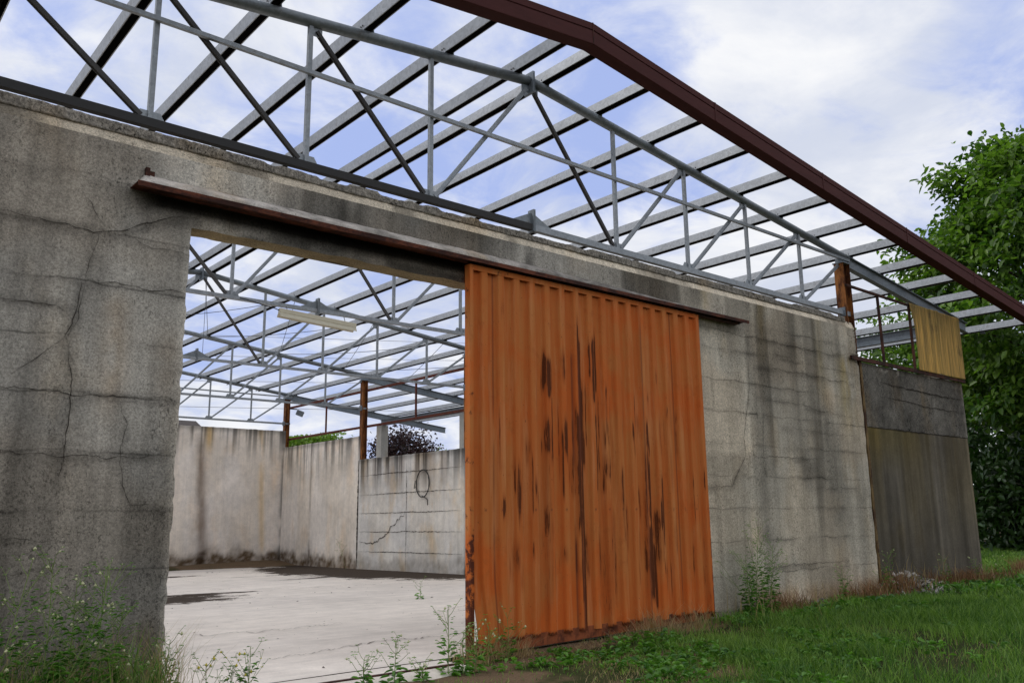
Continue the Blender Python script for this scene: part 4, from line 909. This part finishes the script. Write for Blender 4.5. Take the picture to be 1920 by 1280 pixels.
def big_tree():
    cx, cy = 33.0, 9.3
    t = thing('broadleaf_tree', 'tall broad leaved green tree overhanging the far end of the wall', 'tree', (cx, cy, -1.5))
    ZR = [-1.5, 0, 3, 5, 6.6, 8, 9.5, 10.8, 11.7, 12.8, 13.6, 14.0]; RR = [1.5, 2.0, 3.2, 5.2, 6.0, 5.3, 4.6, 3.6, 2.8, 1.7, .5, .2]
    rad_at = lambda z: np.interp(z, ZR, RR)
    mb = MB(); mb.tube([(cx, cy, -1.7), (cx-.1, cy, 0), (cx+.1, cy+.1, 2.2), (cx, cy, 5), (cx+.2, cy, 9), (cx+.3, cy, 13.0)], .36, 12, .05)
    ends = []; rng = random.Random(4)
    for i in range(74):
        z0 = rng.uniform(1.6, 11.6); a = rng.uniform(0, 2*math.pi); ze = z0+rng.uniform(.2, 1.6)
        if i % 3 == 0: a = rng.uniform(math.pi*.6, math.pi*1.4)      # more growth on the open side, away from the shade
        rad = float(rad_at(ze))*rng.uniform(.72, 1.02)
        e = Vector((cx+math.cos(a)*rad, cy+math.sin(a)*rad, ze)); m = Vector((cx+math.cos(a)*rad*.5, cy+math.sin(a)*rad*.5, z0+.7)); zs0 = max(z0-.8, -.6)
        mb.tube([(cx+.05, cy, zs0), m, e], .08, 6, .015); ends.append((Vector((cx, cy, zs0)), m, e, 1.0))
        for j in range(4):
            b = a+rng.uniform(-1.1, 1.1); s = m.lerp(e, rng.uniform(.15, .95)); e2 = s+Vector((math.cos(b), math.sin(b), rng.uniform(-.45, .75)))*rng.uniform(.7, 1.5); mb.tube([s, s.lerp(e2, .5)+Vector((0, 0, .1)), e2], .024, 5, .006); ends.append((s, s.lerp(e2, .5), e2, .8))
    mb.build('trunk', M['bark'], t, True)
    Cc, Dd, Nm, Tn = [], [], [], []
    ctr = np.array([cx, cy, 4.0])
    for (s, m, e, kf) in ends:
        tone = RNG.uniform(.1, .8)
        for q in np.linspace(.45, 1.0, 5):
            p = np.array(m.lerp(e, (q-.4)/.6)); n = int(38*(.5+q*.6)*kf); sp = .46*(1.15-.45*q)
            c = p+RNG.normal(size=(n, 3))*np.array([sp, sp, sp*.75])
            out = (c-ctr)*np.array([1, 1, .4]); out /= np.linalg.norm(out, axis=1, keepdims=True)+1e-9
            d = out*.7+RNG.normal(size=(n, 3))*.6; d[:, 2] -= .3
            Cc.append(c); Dd.append(d); Nm.append(np.array([0, 0, 1.0])+RNG.normal(size=(n, 3))*.4+out*.3); Tn.append(np.full(n, tone)+RNG.normal(size=n)*.28)
    n = 10000                                     # inner leaves that close the crown
    a = RNG.uniform(0, 2*np.pi, n); z = np.concatenate([RNG.uniform(1.5, 12.4, n//2), RNG.uniform(3, 7, n-n//2)]); r = .88*rad_at(z)*np.sqrt(RNG.uniform(.05, 1, n))
    Cc.append(np.stack([cx+r*np.cos(a), cy+r*np.sin(a), z], 1)); Dd.append(rdir(n, -.2)); Nm.append(rdir(n, 1.0)); Tn.append(RNG.uniform(0, .5, n))
    Cc, Dd, Nm, Tn = map(np.concatenate, (Cc, Dd, Nm, Tn)); k_ = len(Cc)
    leaf_mesh('crown', Cc, Dd, Nm, RNG.uniform(.14, .36, k_), RNG.uniform(.09, .19, k_), Tn, M['leaf'], t)
big_tree()
def bush_tree(name, label, cat, c, rx, rz, n, ln, matl, trunk=True, spread=.42):
    t = thing(name, label, cat, (c[0], c[1], -1.6))
    rng = random.Random(hash(label) % 1000 if False else len(label)); mb = MB(); cen = []
    if trunk:
        mb.tube([(c[0], c[1], -1.8), (c[0], c[1], c[2]-rz*.6), (c[0]+.1, c[1], c[2]+rz*.4)], .16, 8, .04)
    for i in range(70):
        v = np.array([rng.gauss(0, 1), rng.gauss(0, 1), rng.gauss(0, 1)]); v /= np.linalg.norm(v); v *= rng.uniform(.55, 1.0)
        p = np.array(c)+v*np.array([rx, rx, rz]); cen.append(p)
        if trunk: mb.tube([(c[0], c[1], c[2]-rz*.4), tuple((np.array([c[0], c[1], c[2]])+p)/2), tuple(p)], .03, 4, .008)
    if trunk: mb.build('trunk', M['bark'], t, True)
    cen = np.array(cen); pick = RNG.integers(0, len(cen), n); C = cen[pick]+RNG.normal(size=(n, 3))*spread*np.array([1, 1, .8])
    leaf_mesh('crown' if trunk else 'foliage', C, rdir(n, .2), rdir(n, 1), RNG.uniform(.7, 1.3, n)*ln, RNG.uniform(.4, .6, n)*ln, RNG.uniform(0, 1, n), matl, t)
bush_tree('plum_tree', 'dark red plum tree behind the pale concrete post', 'tree', (29.6, 45, 3.6), 2.1, 1.9, 5200, .22, M['plum'])
bush_tree('small_tree', 'small green treetop just showing over the panelled wall', 'tree', (33.1, 46, 3.0), .9, 1.4, 1200, .2, M['hedge'], spread=.25)
bush_tree('garden_tree', 'dense mid green tree standing behind the broadleaf tree', 'tree', (50.5, 23, 5.6), 3.6, 6.0, 12000, .36, M['leaf'], spread=.9)
bush_tree('evergreen_shrub', 'dark dense shrub filling the gap under the broadleaf tree', 'shrub', (40, 13.5, 1.8), 6.5, 5.2, 22000, .34, M['dark_leaf'], spread=.9)
bush_tree('evergreen_shrub', 'low dark shrub at the foot of the broadleaf tree', 'shrub', (34.5, 10.0, .2), 3.6, 2.6, 12000, .28, M['dark_leaf'], spread=.7)  # added shrub, covers a lit strip of lawn with dark in place of shade
bush_tree('evergreen_shrub', 'dark shrub at the edge of the picture behind the lawn', 'shrub', (47, 11.5, 2.0), 5.5, 5.2, 14000, .36, M['dark_leaf'], spread=.9)
hd = thing('hedge', 'bright green clipped hedge beyond the side wall', 'hedge', (23.5, 45, -1.6))
n = 9000; C = np.stack([RNG.uniform(20.5, 24.6, n), 45+RNG.normal(size=n)*.7, 0*RNG.uniform(size=n)], 1)
C[:, 2] = RNG.uniform(.5, 1, n)**.5*(4.15+.35*fbm(C[:, 0]*1.1, C[:, 1]*.7, 171)+.012*(C[:, 0]-20)*10+1.6)-1.6
leaf_mesh('foliage', C, rdir(n, .6), rdir(n, .6), RNG.uniform(.14, .24, n), RNG.uniform(.07, .12, n), RNG.uniform(0, 1, n), M['hedge'], hd)
hs = thing('farm_house', 'low house with a brown tiled roof showing over the back wall', 'house', (16, 62, -1.6))
MB().box(8.0, 22.0, 58, 66, -1.8, 5.2).build('wall', simple('house_plaster', (.45, .42, .36), .9), hs)
MB().prism((7.2, 62, 5.0), (22.8, 62, 5.0), [(-4.9, 0), (4.9, 0), (0, 2.1)]).build('roof', M['roof'], hs)

# ------------------------------------------------------------------ grass and ground cover
def blades(name, label, cat, n, xr, yr, dens, hgt, wid, matl, lean=.5, seed=0):
    x = RNG.uniform(*xr, n); y = RNG.uniform(*yr, n)
    k_ = RNG.uniform(size=n) < dens(x, y); x, y = x[k_], y[k_]; n = len(x)
    h_ = RNG.uniform(.5, 1.25, n)*hgt(x, y); a = RNG.uniform(0, 2*np.pi, n); la = RNG.uniform(0, 2*np.pi, n); lm = RNG.uniform(.1, 1, n)*lean*h_
    z = ground_z(x, y)-.01; w_ = wid(x, y)*RNG.uniform(.6, 1.3, n)*.5
    dx, dy = np.cos(a)*w_, np.sin(a)*w_; lx, ly = np.cos(la)*lm, np.sin(la)*lm
    pts = np.stack([np.stack([x-dx, y-dy, z], 1), np.stack([x+dx, y+dy, z], 1), np.stack([x+dx*.7+lx*.4, y+dy*.7+ly*.4, z+h_*.6], 1), np.stack([x-dx*.7+lx*.4, y-dy*.7+ly*.4, z+h_*.6], 1), np.stack([x+lx, y+ly, z+h_*.95], 1)], 1)
    b = (np.arange(n)*5)[:, None]; V = pts.reshape(-1, 3)
    tint = np.repeat(np.clip(.02+.75*fbm(x*1.2, y*1.2, seed+181)+RNG.normal(size=n)*.26, 0, 1), 5)
    f4 = (b+np.array([[0, 1, 2, 3]])); f3 = (b+np.array([[3, 2, 4, 4]]))
    # triangles as their own mesh faces: build with from_pydata-free path
    me = bpy.data.meshes.new(name); me.vertices.add(len(V)); me.vertices.foreach_set('co', (V+np.array([0, 0, EYE])).astype(np.float32).ravel())
    tri = (b+np.array([[3, 2, 4]])); idx = np.concatenate([f4.ravel(), tri.ravel()]); st = np.concatenate([np.arange(n)*4, 4*n+np.arange(n)*3])
    me.loops.add(len(idx)); me.loops.foreach_set('vertex_index', idx.astype(np.int32)); me.polygons.add(2*n); me.polygons.foreach_set('loop_start', st.astype(np.int32)); me.update(calc_edges=True)
    me.materials.append(matl); at = me.color_attributes.new('tint', 'FLOAT_COLOR', 'POINT'); at.data.foreach_set('color', np.repeat(tint[:, None], 4, 1).astype(np.float32).ravel())
    o = bpy.data.objects.new(name, me); COL.objects.link(o); return tag(o, label, cat, kind='stuff')
out_wall = lambda x, y: (y < WY-.03) | (x > 21.2)
def soilmap(x, y): return np.maximum(ss(y, 6.9, 8.2)*ss(x, 10.2, 12.0), ss(y, 7.2, 7.9)*.7)
def d_near(x, y): return out_wall(x, y)*(1-.93*soilmap(x, y))*np.clip(.1+1.9*(fbm(x*.9, y*.9, 190)-.3), .04, 1)*(~((x < 7.0) & (y > 7.55)))*(.35+.65*ss(x+ (8-y)*.9, 7.2, 10.2))
blades('grass', 'short green lawn grass in front of the wall', 'grass', 120000, (5.2, 16), (2.6, 8.25), d_near, lambda x, y: .05+.20*fbm(x*1.6, y*1.6, 191)*ss(x-(y-4), 3, 8), lambda x, y: .0085+0*x, M['grass'], 1.0)
blades('grass', 'longer grass running back past the end of the wall', 'grass', 130000, (13, 46), (2.5, 16), lambda x, y: out_wall(x, y)*(1-.8*soilmap(x, y)*(x < 22))*(x > 12.5), lambda x, y: .09+.06*fbm(x*.5, y*.5, 192), lambda x, y: .016+.0006*x, M['grass'], .9, 3)
def rubbish(x, y): return np.exp(-((y-7.95)/.28)**2)*ss(x, 11.2, 12.5)*(.35+.65*ss(fbm(x*1.1, y*1.1, 193), .4, .6))*(y < WY-.02)
blades('dead_weeds', 'matted brown dead weeds along the foot of the wall', 'dead weeds', 11000, (10.4, 24), (7.2, 8.28), rubbish, lambda x, y: .06+.30*ss(fbm(x*1.3, y*0, 194, 4), .45, .72), lambda x, y: .007+.0003*x, M['brownweed'], 1.3, 5)
blades('dry_grass', 'single pale straws standing along the foot of the right wall', 'dry grass', 260, (11, 22), (7.6, 8.25), lambda x, y: .2+.8*ss(fbm(x*1.1, y*0, 210), .5, .6), lambda x, y: .25+.45*fbm(x*3, y*3, 211), lambda x, y: .007+.0003*x, M['dry'], .5, 9)
blades('dry_grass', 'straw coloured dead blades mixed into the lawn', 'dry grass', 30000, (5.4, 17), (2.6, 8.1), lambda x, y: out_wall(x, y)*ss(fbm(x*.7, y*.7, 212), .42, .66)*(~((x < 7.0) & (y > 7.55)))*(.25+.75*ss(x-(y-5), 9.5, 6.5)), lambda x, y: .05+.03*fbm(x*2, y*2, 213), lambda x, y: .006+0*x, M['dry'], 1.4, 11)
blades('wild_grass', 'rank green grass among the seeding weeds left of the doorway', 'grass', 1200, (.9, 2.75), (7.3, 8.2), lambda x, y: .3+.7*ss(fbm(x*2, y*2, 199), .35, .6), lambda x, y: .40+.40*fbm(x*2, y*2, 200), lambda x, y: .009+0*x, M['grass'], .7, 8)
blades('dry_grass', 'straw coloured dry grass tufts at the left of the doorway', 'dry grass', 1000, (.9, 2.85), (7.3, 8.2), lambda x, y: .4+.6*ss(fbm(x*2, y*2, 195), .35, .6), lambda x, y: .35+.55*fbm(x*2, y*2, 196), lambda x, y: .006+0*x, M['dry'], .8, 6)
blades('dry_grass', 'thin dry grass fringing the orange door', 'dry grass', 2200, (5.9, 11.6), (7.75, 8.12), lambda x, y: .15+.85*ss(fbm(x*1.6, y*1.6, 197), .46, .62), lambda x, y: .06+.30*ss(fbm(x*.9, y*0, 198), .5, .75), lambda x, y: .005+0*x, M['dry'], 1.3, 7)

def cover(name, label, n, xr, yr, dens, ln, up=.5, matl=None):
    """low broad leaves in rosettes"""
    x = RNG.uniform(*xr, n); y = RNG.uniform(*yr, n); k_ = RNG.uniform(size=n) < dens(x, y); x, y = x[k_], y[k_]; n = len(x)
    Cc, Dd, Tt, Ll = [], [], [], []
    for i in range(n):
        m = RNG.integers(5, 12); s = RNG.uniform(.6, 1.3); a = RNG.uniform(0, 6.28, m); e = RNG.uniform(.1, 1.1, m)
        Cc.append(np.stack([x[i]+np.cos(a)*.015*s, y[i]+np.sin(a)*.015*s, np.full(m, ground_z(x[i:i+1], y[i:i+1])[0])+RNG.uniform(0, .07, m)*s], 1)); Dd.append(np.stack([np.cos(a), np.sin(a), e], 1)); Tt.append(np.full(m, RNG.uniform(.1, .8))+RNG.normal(size=m)*.12); Ll.append(RNG.uniform(.7, 1.3, m)*s*ln)
    Cc, Dd, Tt, Ll = map(np.concatenate, (Cc, Dd, Tt, Ll)); m = len(Cc)
    o = leaf_mesh(name, Cc, Dd, np.tile([0, 0, 1.], (m, 1))+RNG.normal(size=(m, 3))*.3, Ll, Ll*RNG.uniform(.32, .5, m), Tt, matl or M['weed'], droop=.35)
    return tag(o, label, 'weeds', kind='stuff')
cover('ground_weeds', 'low broad leaved weeds scattered through the lawn', 3000, (5.4, 15), (4.0, 8.0), lambda x, y: np.clip(1.4*ss(fbm(x*1.1, y*1.1, 201), .46, .62)*ss(x, 5.5, 7.5)*(~((x < 7.0) & (y > 7.55)))*ss(y, 8.05, 7.6)*ss(x-1.0*(y-6.5), 14, 9), 0, 1), .075)
cover('ground_weeds', 'dense dark leafy weeds below the wall right of the door', 2600, (11.2, 22), (5.8, 7.95), lambda x, y: np.exp(-((y-7.1-.02*(x-12))/.42)**2)*ss(fbm(x*.5, y*.9, 202), .38, .56), .11)

def flower_weed(x, y, h, label, seed, group, lean=(0, 0), flowers='yellow', br=9, leafy=1.0, name='flowering_weed', z=None, spread=.30, leafmat_=None):
    rng = random.Random(seed); z0 = (ground_z(np.array([x]), np.array([y]))[0] if z is None else z)-.03
    t = thing(name, label, 'weed', (x, y, z0), group); mb = MB(); C, D, T, L = [], [], [], []; FP = []
    top = Vector((x+lean[0]*h, y+lean[1]*h, z0+h)); base = Vector((x, y, z0)); mid = base.lerp(top, .5)+Vector((rng.uniform(-.04, .04), rng.uniform(-.04, .04), 0))
    def at(q): return (base*(1-q)**2+mid*2*q*(1-q)+top*q*q) if True else None
    mb.tube([at(i/8) for i in range(9)], .0055, 5, .0025)
    tips = [at(1.0)]
    for i in range(br):
        q = rng.uniform(.25, .97); a = rng.uniform(0, 6.28); s = at(q); l_ = h*spread*(1.15-q)*rng.uniform(.6, 1.3)+.05
        e = s+Vector((math.cos(a)*l_*.75, math.sin(a)*l_*.75, l_*rng.uniform(.5, 1.1))); mb.tube([s, s.lerp(e, .5)+Vector((0, 0, -.01)), e], .0032, 4, .0018); tips.append(e)
        for j in range(2):
            b = a+rng.uniform(-1.2, 1.2); e2 = e+Vector((math.cos(b)*.05, math.sin(b)*.05, rng.uniform(.0, .07))); mb.tube([e, e2], .002, 4, .0012); tips.append(e2)
    mb.build('stem', M['stem'], t)
    nl = int(48*leafy*max(h, .35))
    for i in range(nl):
        q = rng.uniform(.0, .9)**1.3; s = at(q); a = rng.uniform(0, 6.28); o = Vector((math.cos(a), math.sin(a), 0))*rng.uniform(0, .10*h); C.append(tuple(s+o)); D.append((math.cos(a), math.sin(a), rng.uniform(-.1, .7))); T.append(rng.uniform(.1, .9)); L.append(rng.uniform(.06, .15)*(1.15-q)*1.0)
    for e in tips:
        for j in range(2): 
            a = rng.uniform(0, 6.28); C.append(tuple(e)); D.append((math.cos(a), math.sin(a), .2)); T.append(rng.uniform(.3, 1)); L.append(rng.uniform(.015, .04))
    L = np.array(L); n_ = len(C); leaf_mesh('leaves', np.array(C), np.array(D), np.tile([0, 0, 1.], (n_, 1)), L, L*.38, np.array(T), leafmat_ or M['weed'], t)
    fm = MB()
    for e in tips:
        if rng.random() < .24:
            r = rng.uniform(.005, .017)
            V = [tuple(e+Vector(v)*r) for v in ((1, 0, 0), (-1, 0, 0), (0, 1, 0), (0, -1, 0), (0, 0, 1.3), (0, 0, -.9))]
            fm.add(V, [(0, 2, 4), (2, 1, 4), (1, 3, 4), (3, 0, 4), (2, 0, 5), (1, 2, 5), (3, 1, 5), (0, 3, 5)])
    if fm.v: fm.build('blossoms', M['yellow'] if flowers == 'yellow' else M['seed'], t)
    return t
# left of the doorway: tall seeding stems in front of the wall
for i, (x, y, h, lx, ly, lb) in enumerate([
    (1.30, 7.55, 1.34, .22, 0, 'tallest seeding weed, farthest left against the grey wall'), (1.42, 7.7, .95, -.05, 0, 'shorter seeding weed close beside the tallest left one'), (1.72, 7.6, 1.30, .02, 0, 'slender seeding weed with a high pale tip left of the clump middle'),
    (1.70, 7.5, 1.28, .42, 0, 'seeding weed leaning strongly towards the doorway'), (1.95, 7.75, 1.12, .02, 0, 'upright seeding weed in the middle of the left clump'), (2.12, 7.6, 1.24, .03, .0, 'seeding weed with a pale top right of the clump middle'),
    (1.55, 7.8, .72, .1, 0, 'low leafy weed hidden in the left clump'), (2.22, 7.8, .86, .16, 0, 'middling seeding weed at the right of the left clump'), (2.45, 7.7, .60, .05, 0, 'low bushy weed right of the left clump'), (2.72, 7.85, .62, .10, .0, 'thin weed at the foot of the doorway jamb')]):
    flower_weed(x, y, h, lb, 20+i, 'seeding weeds left of the doorway', (lx, ly), 'seed', 18, 3.6)
for i, (x, y, h, lx, fl_, lb) in enumerate([(3.05, 7.6, .40, -.1, 'yellow', 'dark budding weed leftmost on the threshold edge'), (3.22, 7.62, .36, .1, 'yellow', 'low dark weed between the two taller ones on the threshold'), (3.36, 7.58, .52, .06, 'yellow', 'yellow flowered weed, tallest on the threshold edge'),
    (4.57, 7.58, .30, -.05, 'seed', 'small thin weed in the middle of the threshold'), (4.88, 7.56, .42, .05, 'seed', 'thin weed with bare tips right of the threshold middle'), (5.22, 7.55, .20, 0, 'seed', 'low leafy rosette weed on the threshold')]):
    flower_weed(x, y, h, lb, 40+i, 'weeds on the threshold', (lx, 0), fl_, 9, 2.4, leafmat_=M['weed'], spread=.42)
for i, (x, y, h, lb) in enumerate([(5.60, 7.66, .72, 'slender weed standing left of the orange door corner'), (5.72, 7.55, .45, 'leafy weed in front of the slender one by the door corner'), (5.90, 7.6, .52, 'bushy weed at the orange door corner'), (6.30, 7.85, .42, 'thin weed before the first ribs of the orange door'), (6.56, 7.85, .54, 'upright weed before the orange door, taller of two')]):
    flower_weed(x, y, h, lb, 50+i, 'weeds by the orange door', (.0, 0), 'seed', 9, 2.0)
for i, (x, y, h, lx, lb) in enumerate([(11.62, 8.0, 1.35, .16, 'tall leafy weed on the wall right of the door'), (11.42, 7.95, .95, -.05, 'leafy weed just right of the door edge'), (11.95, 8.02, 1.05, .25, 'leafy weed leaning right on the wall')]):
    flower_weed(x, y, h, lb, 60+i, 'leafy weeds at the wall right of the door', (lx, 0), 'seed', 16, 5.0, 'leafy_weed', spread=.5)
for i, (x, y, h, lb) in enumerate([(15.75, 7.95, .75, 'green weed standing by the rust streaked strip'), (14.2, 8.0, .62, 'thin weed midway along the right wall'), (18.2, 8.0, .55, 'dark weed below the mossy wall'), (19.4, 7.9, .50, 'pale weed near the end of the mossy wall'), (20.3, 7.8, .45, 'weed at the far corner of the mossy wall')]):
    flower_weed(x, y, h, lb, 70+i, 'weeds along the right wall', (.05, 0), 'seed', 9, 1.6, 'leafy_weed')
flower_weed(10.2, 14.9, .36, 'single small weed growing out of the yard floor', 81, None, (.05, 0), 'seed', 3, 1.2, 'lone_weed', z=-1.56)
flower_weed(15.55, 27.25, .95, 'bare dry weed at the foot of the side wall joint', 82, None, (-.45, -.2), 'seed', 12, .2, 'dry_weed', z=-1.66, leafmat_=M['brownweed'])
# rubble against the post foot
n = 1500; V = []; Fq = []; mb = MB(); rng = random.Random(9)
for i in range(n):
    x = rng.gauss(16.9, .8) if i < 1000 else rng.uniform(11.5, 19); y = 8.24-abs(rng.gauss(0, .36 if i < 1000 else .18)); s = rng.uniform(.015, .07)*(1 if i < 1000 else .7); z = ground_z(np.array([x]), np.array([y]))[0]+rng.uniform(-.01, .13)*math.exp(-((x-16.9)/.6)**2)*math.exp(-((y-8.2)/.3)**2)
    o = Vector((x, y, z)); pts = [o+Vector((rng.gauss(0, s), rng.gauss(0, s), rng.gauss(0, s*.6))) for _ in range(4)]
    mb.add([tuple(p) for p in pts], [(0, 1, 2), (0, 2, 3), (0, 3, 1), (1, 3, 2)])
o = make('rubble', mb.v, mb.f, M['rough'], attrs={'stain': np.repeat(RNG.uniform(.25, 1.9, n), 4)}); tag(o, 'heap of broken mortar and roots at the foot of the post', 'rubble', kind='stuff')
# crumbs and twigs on the yard floor
mb = MB(); rng = random.Random(3)
for i in range(520):
    x, y = rng.uniform(4, 15), rng.uniform(8.4, 31); s = rng.uniform(.008, .026) if i < 60 else rng.uniform(.003, .009); z = -1.545-.155*float(ss(np.array(y), 9, 33))+.006
    o = Vector((x, y, z)); a = rng.uniform(0, 6.28); l_ = s*rng.uniform(1, 3)
    mb.add([tuple(o+Vector((math.cos(a)*l_, math.sin(a)*l_, 0))), tuple(o-Vector((math.cos(a)*l_, math.sin(a)*l_, 0))), tuple(o+Vector((-math.sin(a)*s*.5, math.cos(a)*s*.5, 0))), tuple(o+Vector((0, 0, s*.6)))], [(0, 1, 3), (1, 2, 3), (2, 0, 3), (0, 2, 1)])
tag(mb.build('debris', M['bark']), 'small twigs and crumbs scattered over the yard floor', 'debris', kind='stuff')
